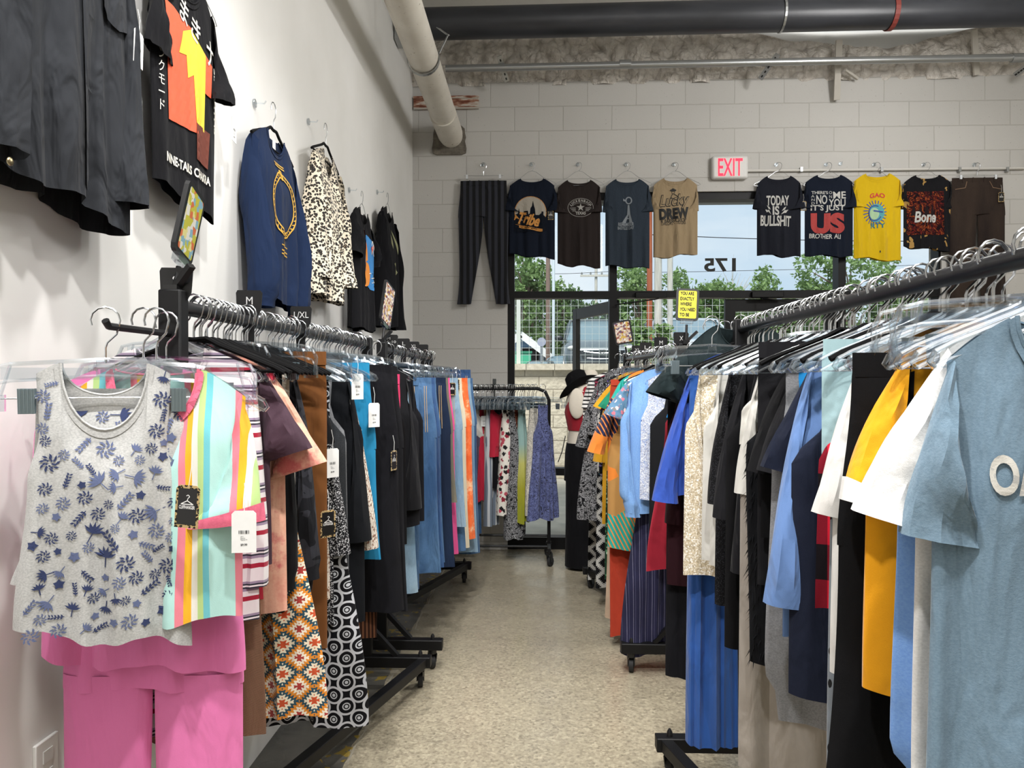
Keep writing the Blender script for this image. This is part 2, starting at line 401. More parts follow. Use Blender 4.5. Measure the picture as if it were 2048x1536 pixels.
def sleeve_mb(S, A, C1, C2, th=.028, y0=0, y1=0, bend=0, n=14, rows=14, seed=0, cuff=0, t0=0.0, grow=1.0):
    mb = MB(); rings = []; r = random.Random(seed); ph = r.uniform(0, 6)
    S, A, C1, C2 = [Vector((p[0], 0, p[1])) for p in (S, A, C1, C2)]
    sg = 1 if S.x > 0 else -1
    m1, m2 = (S + C1) / 2 + Vector((bend * sg, 0, bend * .4)), (A + C2) / 2 + Vector((bend * sg * .5, 0, 0))
    for j in range(rows + 1):
        t = t0 + (1 - t0) * j / rows; a, b = qb(S, m1, C1, t), qb(A, m2, C2, t); ctr, h = (a + b) / 2, (a - b) / 2 * grow
        k = .55 + .45 * sm(t * 2.5); wv = 1 + .07 * math.sin(9 * t + ph)
        if cuff and t > 1 - cuff: k *= .78; h = h * .82
        yy = y0 + (y1 - y0) * sm(t) + .008 * math.sin(6 * t + ph)
        rings.append([ctr + h * math.cos(q * 2 * math.pi / n) + Vector((0, yy + th * k * wv * math.sin(q * 2 * math.pi / n) + .004 * math.sin(3 * q + 8 * t + ph), 0)) for q in range(n)])
    mb.rings(rings, False); return mb

PRICE = {}
def tag_on(root, kind, x, y, z, rz=0, rx=0, s=1.0):
    """a price ticket on a string: white card with bar code, or black shop card with leopard border"""
    m = Matrix.Translation((x, y, z)) @ Matrix.Rotation(rz, 4, 'Z') @ Matrix.Rotation(rx, 4, 'Y') @ Matrix.Scale(s, 4)
    def fnm(dy): return lambda a, b: m @ Vector((a, dy, b))
    mb = MB(); W, H = (.024, .042) if kind == 'white' else (.021, .036)
    poly = [(-W, -H), (W, -H), (W, H - .006), (W - .006, H), (-W + .006, H), (-W, H - .006)]
    mb.prism(poly, -.0006, .0006, lambda a, b, d: m @ Vector((a, d, b)))
    t = mb.obj('price_tag', WHITE_CARD if kind == 'white' else cloth('leopard_card', 'b39a6a', 'leopard', .25, ('15120e', '8a6f3e'), wr=.05), root, smooth=False)
    st = MB(); st.tube([m @ Vector((0, 0, H - .006)), m @ Vector((.003, 0, H + .03)), m @ Vector((0, .004, H + .055))], .0008, 4); st.obj('tag_string', WHITE_CARD, t)
    for sd in (-1, 1):
        b = MB(); f = lambda a, c: m @ Vector((a * (-sd), sd * .0012, c))
        if kind == 'white':
            for i, wd in enumerate((2, 1, 3, 1, 2, 1, 1, 3, 2, 1, 2)):
                put_poly(b, [(-.010 + i * .0019, -.004), (-.010 + i * .0019 + wd * .0005, -.004), (-.010 + i * .0019 + wd * .0005, .003), (-.010 + i * .0019, .003)], f)
            put_text(b, '$9.99', 0, -.026, .013, .005, f, .02); put_text(b, '09/11\nPajamas\nPajamas SH', 0, -.013, .013, .009, f)
            b.obj('barcode', INK, t, smooth=False)
        else:
            c = MB(); put_poly(c, [(-W * .8, -H * .85), (W * .8, -H * .85), (W * .8, H * .85), (-W * .8, H * .85)], lambda a, c_: m @ Vector((a, sd * .0009, c_))); c.obj('card_face', BLACKP, t, smooth=False)
            g = MB(); strokes(g, [(-.011, .004), (0, .010), (.011, .004), (-.011, .004)], .0015, f); strokes(g, [(0, .010), (.001, .014), (.004, .017), (.001, .020), (-.002, .018)], .0012, f)
            put_text(g, 'CLIFFHANGER', 0, -.001, .028, .006, f, .02); g.obj('lettering', WHITE_CARD, t, smooth=False)
    return t

KNAME = dict(tee='t_shirt', top='long_sleeved_top', tank='tank_top', dress='dress', skirt='skirt', pants='trousers', folded='folded_trousers', jeans='jeans', shorts='shorts', cardigan='cardigan', sweatshirt='sweatshirt', blouse='blouse', vest='vest', jacket='jacket')
HANG = {}
def hook_pts(zn=-.09, r=.0245):
    p = [(-r * math.cos(R(a)), 0, -.004 + r * math.sin(R(a))) for a in (-25, 0, 30, 60, 90, 120, 150, 180, 205)]
    return p + [(r * .75, 0, -.03), (.003, 0, -.046), (0, 0, -.056), (0, 0, zn)]
def hanger(kind, label, group=None, loc=(0, 0, 0), rz=0, rx=0):
    key = kind
    if key in HANG: r = dup(HANG[key], group, label)
    else:
        wire = kind == 'wire'
        r = thing({'clear': 'coat_hanger', 'clip': 'clip_hanger', 'velvet': 'coat_hanger', 'wire': 'wire_hanger', 'wireclip': 'clip_hanger'}[kind], label, 'hanger', group=group)
        MB().tube(hook_pts(-.085 if not wire else -.05), .0021 if not wire else .0015, 6).obj('hook', CHROME if not wire else DARKCHROME, r)
        if kind in ('clear', 'velvet'):
            b = MB(); mt = CLEAR if kind == 'clear' else VELVET
            for sg in (-1, 1):
                P = [(0, 0, -.085), (sg * .03, 0, -.082), (sg * .06, 0, -.098), (sg * .12, 0, -.122), (sg * .19, 0, -.150), (sg * .212, 0, -.162)]
                Q = [(a, .0, c - (.020 if kind == 'clear' else .010) * (1 if i else .3)) for i, (a, _, c) in enumerate(P)]
                b.tube(P, .0038 if kind == 'clear' else .006, 6)
                if kind == 'clear': b.tube(Q, .0032, 6); b.tube([P[-1], (sg * .219, 0, -.175), Q[-1]], .0036, 6)
                for i in range(0, 6, 1):
                    if kind == 'clear' and i < 5: b.add([Vector(P[i]) + Vector((0, .001, 0)), Vector(P[i + 1]) + Vector((0, .001, 0)), Vector(Q[i + 1]) + Vector((0, .001, 0)), Vector(Q[i]) + Vector((0, .001, 0))], [(0, 1, 2, 3)])
            if kind == 'velvet': b.tube([(-.19, 0, -.158), (.19, 0, -.158)], .004, 6)
            else: b.cyl((0, -.006, -.092), (0, .006, -.092), .012, 12); b.tube([(-.205, 0, -.182), (.205, 0, -.182)], .001, 4)
            b.obj('shoulder_bar', mt, r)
        elif kind == 'clip':
            b = MB()
            for dz, q in ((0, .0045), (-.030, .0035)):
                b.tube([(-.185, 0, -.165 - dz * .0), (-.19, 0, -.12 + dz), (-.178, 0, -.095 + dz), (-.15, 0, -.088 + dz), (0, 0, -.078 + dz), (.15, 0, -.088 + dz), (.178, 0, -.095 + dz), (.19, 0, -.12 + dz), (.185, 0, -.165)], q, 6)
            for sg in (-1, 1):
                b.box((sg * .175, 0, -.158), (.034, .014, .03)); b.tube([(sg * .15, 0, -.09), (sg * .165, 0, -.145)], .003, 5)
            b.box((0, 0, -.095), (.03, .010, .03)); b.box((0, 0, -.105), (.33, .0016, .022)); b.obj('hanger_frame', CLEAR, r)
            MB().tube([(-.165, 0, -.150), (.165, 0, -.150)], .0015, 6).obj('clip_rail', CHROME, r)
            for sg in (-1, 1):
                c = MB(); c.box((sg * .125, -.009, -.155), (.026, .003, .046), Matrix.Rotation(R(8), 3, 'X')); c.box((sg * .125, .009, -.155), (.026, .003, .046), Matrix.Rotation(R(-8), 3, 'X'))
                for i in range(4): c.box((sg * .125 - .009 + i * .006, -.0115, -.155), (.0022, .002, .044), Matrix.Rotation(R(8), 3, 'X'))
                c.cyl((sg * .125 - .013, 0, -.148), (sg * .125 + .013, 0, -.148), .005, 8); c.obj('clip', flat('clip_steel', '8fa0a8', .3, .6), r)
        else:
            b = MB(); 
            if kind == 'wire':
                for sg in (-1, 1): b.tube([(0, 0, -.05), (sg * .035, 0, -.062), (sg * .09, 0, -.105), (sg * .19, 0, -.152), (sg * .205, 0, -.166), (sg * .19, 0, -.172), (0, 0, -.172)], .0013, 5)
            else:
                b.tube([(0, 0, -.05), (0, 0, -.088)], .0016, 5); b.tube([(-.165, 0, -.088), (.165, 0, -.088)], .0016, 5)
            b.obj('hanger_wire', DARKCHROME, r)
            if kind == 'wireclip':
                for sg in (-1, 1): MB().box((sg * .138, -.014, -.100), (.016, .012, .034)).obj('clip', flat('white_clip', 'd8dce0', .4), r)
        HANG[key] = r
    r.location = loc; r.rotation_euler = (rx, 0, rz)
    return r

def cut(s, n):
    w = s.replace(',', '').split()[:n]
    while w[-1] in ('a', 'an', 'the', 'of', 'in', 'on', 'with', 'and', 'at', 'to', 'by', 'its', 'right', 'left', 'just', 'between', 'behind', 'beside', 'small', 'long', 'thin', 'under', 'near', 'from', 'showing', 'reaching'): w.pop()
    return ' '.join(w)
NG = [0]
def G(kind, label, cat, m, loc, rz=0, top=-.105, w=.23, L=.65, sl=None, sa=22, neck=(.085, .085, .02), hw=None, d=.024, fold=.018, fq=6.5, drop=.055, seed=None, tilt=0, cuffm=None, slm=None, hang='clear', hglabel=None, sy=0, sr=.0, hemtilt=0, band=None, cuffw=.128, res=1, leg=None, fur=False, group=None, one=None, sh=None, yaw=0, splay=.1, asym=0):
    NG[0] += 1; seed = seed if seed is not None else NG[0] * 7 + 3; r = random.Random(seed)
    mb = MB(); hw = hw or w * 1.02; name = KNAME.get(kind, kind); N, RW = int(26 * res), int(22 * res)
    upper = kind in ('tee', 'top', 'tank', 'dress', 'cardigan', 'sweatshirt', 'blouse', 'vest', 'jacket')
    if upper:
        sw = (sh or (.205 if kind != 'tank' else .165)); at = min(.6, .22 / L)
        if kind in ('tank', 'vest') or sl is None and kind == 'dress':
            prof = [(0, sw * .85), (at * .55, sw * .82), (at, w), (1, hw)]
        else: prof = [(0, sw), (at * .5, sw * 1.0), (at, w), (1, hw)]
        if kind == 'sweatshirt': prof = prof[:-1] + [(.86, hw), (.93, hw * .9), (1, hw * .88)]
        S_ = Sheet(prof, top, L, drop, prof[0][1], neck[0], neck[1], neck[2], d, fold, fq, seed, .006 if kind == 'sweatshirt' else .010, hemtilt)
    elif kind == 'skirt':
        S_ = Sheet([(0, w), (.12, w * 1.06), (1, hw)], top, L, 0, w, 0, 0, 0, d, fold, fq, seed, .012, hemtilt, .01)
    else:
        one = one if one is not None else kind == 'folded'
        crotch = L if one else min(.30, L * .8); w2 = w * 1.12
        S_ = Sheet([(0, w), (.15, w * 1.02), (1, w2 if not one else (hw if leg is None else leg))], top, crotch, 0, w, 0, 0, 0, d, fold * (.4 if not one else 1), fq, seed, .004, hemtilt)
    S_.build(mb, N, RW)
    if not upper and kind != 'skirt' and not one:
        lw = leg or w * .55
        for sg in (-1, 1):
            rings = []; ph = r.uniform(0, 6); n = 18
            for j in range(17):
                t = j / 16; z = top - crotch + .03 - (L - crotch + .03) * t; h = w2 / 2 * .98 + (lw - w2 / 2) * sm(t); cx = sg * (w2 / 2 + (w * splay) * t * t) + tilt * t
                dd = d * (1 - .15 * t)
                rings.append([Vector((cx + h * math.copysign(abs(math.cos(q * 2 * math.pi / n)) ** .8, math.cos(q * 2 * math.pi / n)), dd * math.sin(q * 2 * math.pi / n) + fold * .7 * t * math.sin(5 * math.cos(q * 2 * math.pi / n) + ph), z)) for q in range(n)])
            mb.rings(rings, False)
    root = mb.obj(name, m); root.location = loc; root.rotation_euler = (0, 0, rz + yaw); tag(root, label, cat, group)
    if fur:
        fb = MB(); tuft = random.Random(5)
        for _ in range(fur):
            u, t, sd = tuft.uniform(-1, 1), tuft.random(), tuft.choice((-1, 1)); p = S_.pt(u, t, sd); o = Vector((u * .8, sd * .7, 0)).normalized() if abs(u) > .3 else Vector((0, sd, 0))
            tip = p + o * tuft.uniform(.006, .016) + Vector((tuft.uniform(-.006, .006), tuft.uniform(-.006, .006), -tuft.uniform(.012, .03))); q = Vector((tuft.uniform(-1, 1), tuft.uniform(-1, 1), 0)).normalized() * .0016
            fb.add([p - q, p + q, tip], [(0, 1, 2)])
        f_ = fb.obj('fur', m, root); f_['kind'] = 'stuff'
    if upper and sl:
        ln, typ = sl[1], sl[0]; sw = S_.sw
        for sg in (-1, 1):
            a = R(sa + r.uniform(-5, 5) if not asym or sg == asym else 3); S0 = (sg * (sw - .008), top - drop + .004); A0 = (sg * (w - .02), top - drop - .205 * (w / .23))
            cw = cuffw if typ == 'short' else .095
            C1 = (S0[0] + sg * math.sin(a) * ln, S0[1] - math.cos(a) * ln); tw = a * (.75 if typ == 'short' else .6)
            C2 = (C1[0] - sg * math.cos(tw) * cw, C1[1] - math.sin(tw) * cw * .7)
            cy_ = sy + r.uniform(-.015, .015)
            s_ = sleeve_mb(S0, A0, C1, C2, d * (1.25 if typ == 'short' else 1.3), 0, cy_, sr + (.02 if typ == 'long' else .01), seed=seed + sg, rows=14 if typ == 'short' else 22, cuff=.09 if kind == 'sweatshirt' else 0, n=16)
            so = s_.obj('sleeve', slm or m, root)
            if cuffm:
                c = sleeve_mb(S0, A0, C1, C2, d * 1.25 * 1.06, 0, cy_, sr + .02, seed=seed + sg, rows=3, n=16, t0=.86, grow=1.05); c.obj('cuff', cuffm, so)
    if upper and neck[0] and kind != 'vest':
        nb = MB(); K = 18
        for sd in (-1, 1):
            pts = [];
            for i in range(K + 1):
                x = neck[0] * math.sin(math.pi / 2 * (2 * i / K - 1)) * 1.0; u = x / S_.prof[0][1]; p = S_.pt(u, 0, sd); p.y += sd * .002; pts.append(p)
            low = [p + Vector((0, sd * .001, -.016)) + Vector((math.copysign(.010, p.x) * abs(p.x / neck[0]) ** 2, 0, abs(p.x / neck[0]) ** 3 * .010)) for p in pts]
            nb.add(pts + low, [(i, i + K + 1, i + K + 2, i + 1) for i in range(K)]); nb.tube(pts, .0028, 5)
        nb.obj('neckband', band or m, root)
    if not upper and kind != 'skirt':
        wb = MB(); ww = w + .003
        wb.loft([(top - .036, 0, 0, ww, .012), (top + .002, 0, 0, ww, .010)], 28, False, .7)
        if kind in ('jeans', 'folded') or kind == 'pants':
            for bx in (-.6, -.2, .25, .65):
                wb.box((bx * w, -.014, top - .018), (.010, .004, .042)); wb.box((bx * w, .014, top - .018), (.010, .004, .042))
        wb.obj('waistband', cuffm or m, root)
    if kind == 'skirt':
        MB().loft([(top - .03, 0, 0, w + .002, .013), (top + .002, 0, 0, w + .002, .011)], 28, False, .7).obj('waistband', cuffm or m, root)
    if hang:
        hanger(hang, hglabel or '%s hanger holding the %s' % ({'clear': 'clear', 'clip': 'clear clip', 'velvet': 'velvet', 'wire': 'wire', 'wireclip': 'clip'}[hang], cut(label, 11)), None, loc, rz + yaw)
    root['_'] = 1; del root['_']
    root_front = lambda off=.003, side=-1: (lambda x, z: S_.front(x, z, off, side))
    return root, root_front, S_

def print_on(root, front, polys=(), texts=(), m=None, name='printed_graphic', off=.003, side=-1):
    mb = MB(); f = front(off, side)
    for p in polys: put_poly(mb, p, f)
    for t in texts: put_text(mb, *t[:5], f, **(t[5] if len(t) > 5 else {}))
    return mb.obj(name, m, root, smooth=False)

# ------------------------------------------------------------------ racks
def caster(root, x, y, zt, rz=0):
    mb = MB(); mb.cyl((x, y, zt), (x, y, zt - .02), .02, 12); s_, c_ = math.sin(rz), math.cos(rz)
    for sd in (-1, 1): mb.bar((x + sd * .016 * c_, y + sd * .016 * s_, zt - .015), (x + sd * .016 * c_ - .015 * s_, y + sd * .016 * s_ + .015 * c_, .038), .004, .036, (s_, -c_, 0))
    c = mb.obj('caster', BLACKP, root)
    w = MB(); ax = Vector((c_, s_, 0)); p = Vector((x - .018 * s_, y + .018 * c_, .036))
    w.tube([p - ax * .012, p - ax * .010, p + ax * .010, p + ax * .012], [.030, .036, .036, .030], 20); w.obj('wheel', RUBBER, c)
    MB().tube([p - ax * .017, p + ax * .017], .009, 10).obj('hub', BLACKP, c)
def zrack(label, x, y0, y1, zb, xf0=None, group='black rolling clothes racks', half=.30, side=1, post=.05):
    """rolling rack on a Z-shaped base; side=+1 when the shopping aisle lies toward +x"""
    t = thing('rolling_rack', label, 'clothes rack', (x, (y0 + y1) / 2, 0), group=group); yc = (y0 + y1) / 2; L = (y1 - y0) / 2; xf0 = 0 if xf0 is None else xf0 - x
    MB().tube([(xf0, -L, zb - .0), (0, L, zb)], .0165, 16).obj('hanging_rail', flat('black_rail', '1b1b1e', .28), t)
    for yy, xx, nm in ((-L, xf0, 1), (L, 0, -1)):
        p = MB(); p.box((xx, yy - nm * .0, .12 + (zb - .12) / 2 + .01), (post, post * .8, zb - .12 + .05)); p.obj('post', BLACKM, t, bevel=.004)
        f = MB(); f.box((xx, yy, .125), (half * 2, .05, .05)); f.obj('foot', BLACKM, t, bevel=.004)
        b = MB()
        for sg in (-1, 1): b.bar((xx + sg * .14, yy, .15), (xx + sg * .01, yy, .29), .02, .03, (0, 1, 0))
        b.obj('brace', BLACKM, t)
        for sg in (-1, 1):
            caster(t, xx + sg * (half - .05), yy, .10, R(20 * sg + nm * 10))
            k = MB(); k.tube([(xx + sg * (half - .05), yy, .148), (xx + sg * (half - .05), yy, .165), (xx + sg * (half - .05), yy, .176)], [.011, .010, .004], 10); k.obj('cap_nut', BLACKP, t)
    r = MB(); r.bar((xf0 - side * (half - .03), -L, .125), (side * (half - .03), L, .125), .042, .042); r.obj('base_rail', BLACKM, t, bevel=.003)
    return t
# ------------------------------------------------------------------ the shop's shell
WX, WY, TOPZ = -1.068, 6.10, 3.93
def m_floor():
    t = NT('concrete_floor'); x, y, z = t.xyz()
    base = t.ramp(t.noise(1.1, 5), [(.3, '8f8777'), (.5, 'a89f8b'), (.72, 'b9b09a')])
    agg = t.ramp(t.n('SeparateXYZ', {0: t.voro(80, out='Color')}).outputs[0], [(0, '544c40'), (.3, '948a76'), (.75, 'aea48d'), (1, 'cdc3a8')])
    agg2 = t.ramp(t.noise(75, 3), [(.32, '4a4338'), (.44, '9d937d'), (.58, 'a89f89'), (.72, 'd2c8b0')])
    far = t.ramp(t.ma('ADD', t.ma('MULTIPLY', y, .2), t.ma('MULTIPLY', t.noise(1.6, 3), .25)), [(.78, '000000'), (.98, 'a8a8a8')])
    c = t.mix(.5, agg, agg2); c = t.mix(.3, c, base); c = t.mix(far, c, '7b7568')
    st = t.ramp(t.noise(2.6, 5, dist=1.2), [(.45, '000000'), (.75, '777777')]); c = t.mix(st, c, '6f6a5e')
    slab = t.ma('LESS_THAN', t.ma('ADD', x, t.ma('MULTIPLY', t.noise(9, 3), .03)), -.712)
    c2 = t.ramp(t.noise(3.2, 6), [(.3, '3e3d3a'), (.55, '62605a'), (.75, '7c7970')]); c = t.mix(slab, c, c2)
    yl = t.ma('MULTIPLY', t.ma('GREATER_THAN', t.noise(14, 4, dist=1.0), .60), t.ma('MULTIPLY', t.ma('GREATER_THAN', x, -.86), t.ma('LESS_THAN', x, -.72)))
    c = t.mix(t.ma('MULTIPLY', yl, .75), c, 'a68b2a')
    return t.fin(c, t.ramp(t.noise(5, 3), [(.3, '6a6a6a'), (.7, 'a5a5a5')]), t.bump(t.noise(150, 3), .15, .004), Specular_IOR_Level=.35)
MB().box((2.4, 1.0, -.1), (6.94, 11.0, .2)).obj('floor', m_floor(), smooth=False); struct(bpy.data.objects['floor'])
j = MB(); rj = random.Random(3); pts = [(-.712 + rj.uniform(-.006, .006), y * .12 - .2, .001) for y in range(0, 52)]
for a, b in zip(pts[:-1], pts[1:]): w_ = rj.uniform(.004, .013); j.add([(a[0] - w_ / 2, a[1], .001), (a[0] + w_ / 2, a[1], .001), (b[0] + w_ / 2, b[1], .001), (b[0] - w_ / 2, b[1], .001)], [(0, 1, 2, 3)])
struct(j.obj('trim_1', flat('old_joint_filler', 'a49d8c', .9), smooth=False))

def m_plaster():
    t = NT('white_plaster'); return t.fin(t.ramp(t.noise(3, 3), [(.3, 'e3e2de'), (.7, 'eae9e6')]), .75, t.bump(t.noise(40, 3), .06, .004))
struct(MB().box((WX - .1, 1.0, 2.3), (.2, 11, 4.8)).obj('wall_left', m_plaster(), smooth=False))
def m_cmu():
    t = NT('painted_block'); x, y, z = t.xyz()
    v = t.n('CombineXYZ', {0: x, 1: t.ma('SUBTRACT', z, TOPZ - 20 * .2032), 2: 0.0}).outputs[0]
    v = t.n('VectorMath', {0: v, 1: t.n('VectorMath', {0: t.n('TexNoise', {'Vector': t.co(), 'Scale': 9.0}).outputs['Color'], 'Scale': .006}, operation='SCALE').outputs[0]}, operation='ADD').outputs[0]
    b = t.n('TexBrick', {'Vector': v, 'Scale': 1.0, 'Mortar Size': .0045, 'Mortar Smooth': .5, 'Brick Width': .4064, 'Row Height': .2032, 'Color1': (.6, .6, .6, 1), 'Color2': (.66, .66, .66, 1), 'Mortar': (.5, .5, .5, 1)})
    mort = b.outputs['Fac']; tone = t.n('SeparateXYZ', {0: b.outputs['Color']}).outputs[0]
    c = t.ramp(tone, [(.58, 'bcbab6'), (.68, 'c2c0bc')]); c = t.mix(t.ma('MULTIPLY', t.noise(2, 4), .25), c, 'aaa7a1')
    c = t.mix(t.ma('MULTIPLY', mort, .35), c, '9c988f'); pits = t.ramp(t.noise(60, 3), [(.28, 'ffffff'), (.33, '000000')]); c = t.mix(t.ma('MULTIPLY', pits, .5), c, '7c7870')
    n1 = t.bump(t.ma('SUBTRACT', 1.0, mort), .55, .006); n2 = t.bump(t.noise(90, 4), .25, .004, n1)
    return t.fin(c, .8, n2)
CMU = m_cmu()
X0, X1 = onY(1015, 400, WY).x, onY(1884, 400, WY).x
ZH = onY(1078, 386, WY).z
w = MB()
w.box(((WX + X0) / 2 - .1, WY + .1, 1.965), (X0 - WX + .2, .2, 3.93)); w.box(((X0 + X1) / 2, WY + .1, (ZH + TOPZ) / 2), (X1 - X0, .2, TOPZ - ZH)); w.box(((X1 + 5.9) / 2, WY + .1, 1.965), (5.9 - X1, .2, 3.93))
struct(w.obj('wall_back', CMU, smooth=False))
struct(MB().box((2.4, WY + .22, 4.4), (7, .2, .94)).obj('wall_upper', flat('white_vinyl_lining', 'd9d8d3', .5), smooth=False))
struct(MB().box((5.95, 1, 2.3), (.2, 11, 4.8)).obj('wall_right', m_plaster(), smooth=False))
struct(MB().box((2.4, -4.4, 2.3), (7, .2, 4.8)).obj('wall_front', m_plaster(), smooth=False))
# lumpy spray foam between the wall top and the roof
def m_foam():
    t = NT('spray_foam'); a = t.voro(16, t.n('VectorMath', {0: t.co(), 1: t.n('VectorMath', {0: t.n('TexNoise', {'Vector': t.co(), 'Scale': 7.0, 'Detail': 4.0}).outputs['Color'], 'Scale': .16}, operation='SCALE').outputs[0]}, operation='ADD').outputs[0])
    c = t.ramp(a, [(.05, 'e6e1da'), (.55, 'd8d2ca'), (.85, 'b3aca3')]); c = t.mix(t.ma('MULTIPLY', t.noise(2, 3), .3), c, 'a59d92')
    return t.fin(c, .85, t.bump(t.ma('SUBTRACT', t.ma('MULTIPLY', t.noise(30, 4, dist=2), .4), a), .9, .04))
fm = MB(); nx, nz = 300, 26
zc = lambda x: 4.36 + .05 * math.sin(x * 1.7 + 1) + .05 * noise.noise((x * 2.2, 0, 0)) - (.16 * math.exp(-((x - 2.9) / .75) ** 2))
for i in range(nx + 1):
    x = WX + (5.9 - WX) * i / nx
    for k in range(nz + 1):
        z = TOPZ - .03 + (zc(x) - TOPZ + .03) * k / nz
        q = noise.noise((x * 9, z * 9, 2)) * .03 + abs(noise.noise((x * 4.2, z * 5, 7))) * .09 + .03
        fm.v.append((x, WY + .06 - q - .05 * math.sin(math.pi * k / nz), z))
for i in range(nx):
    for k in range(nz): a = i * (nz + 1) + k; fm.f.append((a, a + nz + 1, a + nz + 2, a + 1))
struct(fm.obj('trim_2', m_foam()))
# roof lining: draped white vinyl
vc = MB(); nx, ny = 90, 60
for i in range(nx + 1):
    for k in range(ny + 1):
        x = -1.1 + 7.05 * i / nx; y = -4.4 + 10.6 * k / ny
        vc.v.append((x, y, 4.42 + .05 * math.sin(y * 5.2) ** 2 + .035 * noise.noise((x * 1.3, y * 2, 0)) - .10 * math.exp(-((x - 2.9) / .9) ** 2 - ((y - 6.0) / .5) ** 2)))
for i in range(nx):
    for k in range(ny): a = i * (ny + 1) + k; vc.f.append((a, a + 1, a + ny + 2, a + ny + 1))
struct(vc.obj('ceiling', flat('white_vinyl_lining', 'd9d8d3', .5)))
# sealed notch in the block wall by the left corner, with the rusty lintel and the mortar patch round the drain
a, b = onY(828, 194, WY), onY(958, 220, WY)
l = thing('steel_lintel', 'rusty white-painted steel lintel set into the block wall above the drain pipe', 'lintel', ((a.x + b.x) / 2, WY - .01, (a.z + b.z) / 2))
t_ = NT('rusty_paint'); rc = t_.ramp(t_.noise(18, 6, t_.mp((.5, 1, 2.5))), [(.42, 'c4beb4'), (.5, 'a27862'), (.6, '6d3a28')]); RUST = t_.fin(rc, .8)
MB().box((0, 0, 0), (b.x - a.x, .03, .105)).obj('lintel_plate', RUST, l, smooth=False)
MB().box((0, -.02, .04), (b.x - a.x, .02, .02)).obj('lintel_lip', RUST, l, smooth=False)
MB().box((0, -.015, -.05), (b.x - a.x, .012, .014)).obj('lintel_lip', flat('paint_drips', 'b5aea4', .8), l, smooth=False)
pc = onY(899, 275, WY); pm = MB(); rp = random.Random(4)
poly = []
for i in range(26):
    q = i * 2 * math.pi / 26; rr = .150 * (1 + rp.uniform(-.12, .12)); s_ = 1.0 if math.sin(q) > -.3 else 1.25
    poly.append((rr * math.cos(q) * (1.15 if math.sin(q) < -.5 else 1), max(-.15, rr * math.sin(q) * s_)))
poly[5] = (.04, .27); poly[6] = (-.0, .17)
pm.prism(poly, -.02, .0, lambda x, z, d: Vector((pc.x + x, WY + d, pc.z + z)))
t_ = NT('grey_mortar'); MORT = t_.fin(t_.ramp(t_.noise(25, 5), [(.3, '57524a'), (.7, '7d766b')]), .9, t_.bump(t_.noise(60, 4), .8, .01))
struct(pm.obj('trim_3', MORT, smooth=False))
# white drain pipe running to the wall
def m_pvc():
    t = NT('old_white_pipe'); c = t.ramp(t.noise(6, 4), [(.3, 'cfc9bd'), (.7, 'ddd8cd')]); c = t.mix(t.ramp(t.noise(30, 5, dist=1), [(.66, '000000'), (.72, 'ffffff')]), c, '8e7f6c'); return t.fin(c, .5)
pr = .098; e1 = onY(902, 272, WY - .02); e0 = onY(1078, 757, WY) ; 
pz = e1.z; pX = e1.x
dp = thing('drain_pipe', 'large dirty white drain pipe running overhead into the block wall', 'pipe', (pX, 4.0, pz))
MB().cyl((0, -3.2, .04), (0, WY - 4.0, 0), pr, 32).obj('pipe', m_pvc(), dp)
MB().tube([(0, 1.55, 0), (0, 1.9, 0), (0, 2.02, 0)], pr + .006, 32).obj('pipe_socket', m_pvc(), dp)
GALV = flat('galvanised_steel', 'a9abab', .35, .8)
hg = MB(); 
for i in range(24):
    q0, q1 = i * math.pi * 2 / 24, (i + 1) * math.pi * 2 / 24
    hg.bar((math.cos(q0) * (pr + .005), .62, math.sin(q0) * (pr + .005)), (math.cos(q1) * (pr + .005), .62, math.sin(q1) * (pr + .005)), .03, .003, (math.cos(q0), 0, math.sin(q0)))
hg.obj('pipe_strap', GALV, dp)
hb = MB(); hb.bar((pr, .62, .03), (pr + .055, .66, .17), .03, .004); hb.bar((pr + .055, .66, .17), (pr - .02, .75, .26), .03, .004); hb.bar((-.05, .62, .05), (-.05, .62, .55), .01, .01); hb.obj('strap_bracket', GALV, dp)
pl = MB(); put_text(pl, 'PVC-DWV PIPE  ASTM D2665', 0, 0, .5, .02, lambda x, z: Vector((math.sin(-1.15 + z / pr) * (pr + .001), -.35 + x, math.cos(-1.15 + z / pr) * -(pr + .001) * 1)))
pl.obj('pipe_marking', flat('pipe_ink', '6e625a', .8), dp, smooth=False)
# big dark pipe crossing overhead
by = 5.35; b0, b1 = onY(745, 44, by), onY(2048, 18, by)
bp = thing('sprinkler_main', 'thick black-painted pipe crossing overhead near the block wall', 'pipe', (0, by, 0))
zz = onY(1400, 33, by).z
def m_bp():
    t = NT('black_pipe_paint'); return t.fin(t.ramp(t.noise(7, 4, t.mp((.3, 1, 1))), [(.3, '25272c'), (.6, '34363c'), (.8, '4a4a4c')]), .38, t.bump(t.noise(60, 3), .1, .004))
MB().tube([(-1.0, 0, zz - .02), (5.85, 0, zz + .02)], .112, 32).obj('pipe', m_bp(), bp)
xx_ = onY(1572, 30, by - .1).x; xr = onY(1795, 30, by - .1).x
for nm, xx, mt, wd in (('pipe_clamp', xx_, GALV, .016), ('pipe_clamp', xr, flat('red_primer', '7c3129', .6), .034)):
    c = MB()
    for i in range(24):
        q0, q1 = i * math.pi * 2 / 24, (i + 1) * math.pi * 2 / 24
        c.bar((xx, math.cos(q0) * .118, zz + math.sin(q0) * .118), (xx, math.cos(q1) * .118, zz + math.sin(q1) * .118), wd, .006, (0, math.cos(q0), math.sin(q0)))
    c.bar((xx, 0, zz + .12), (xx, 0, zz + .22), .012, .012); c.obj(nm, mt, bp)
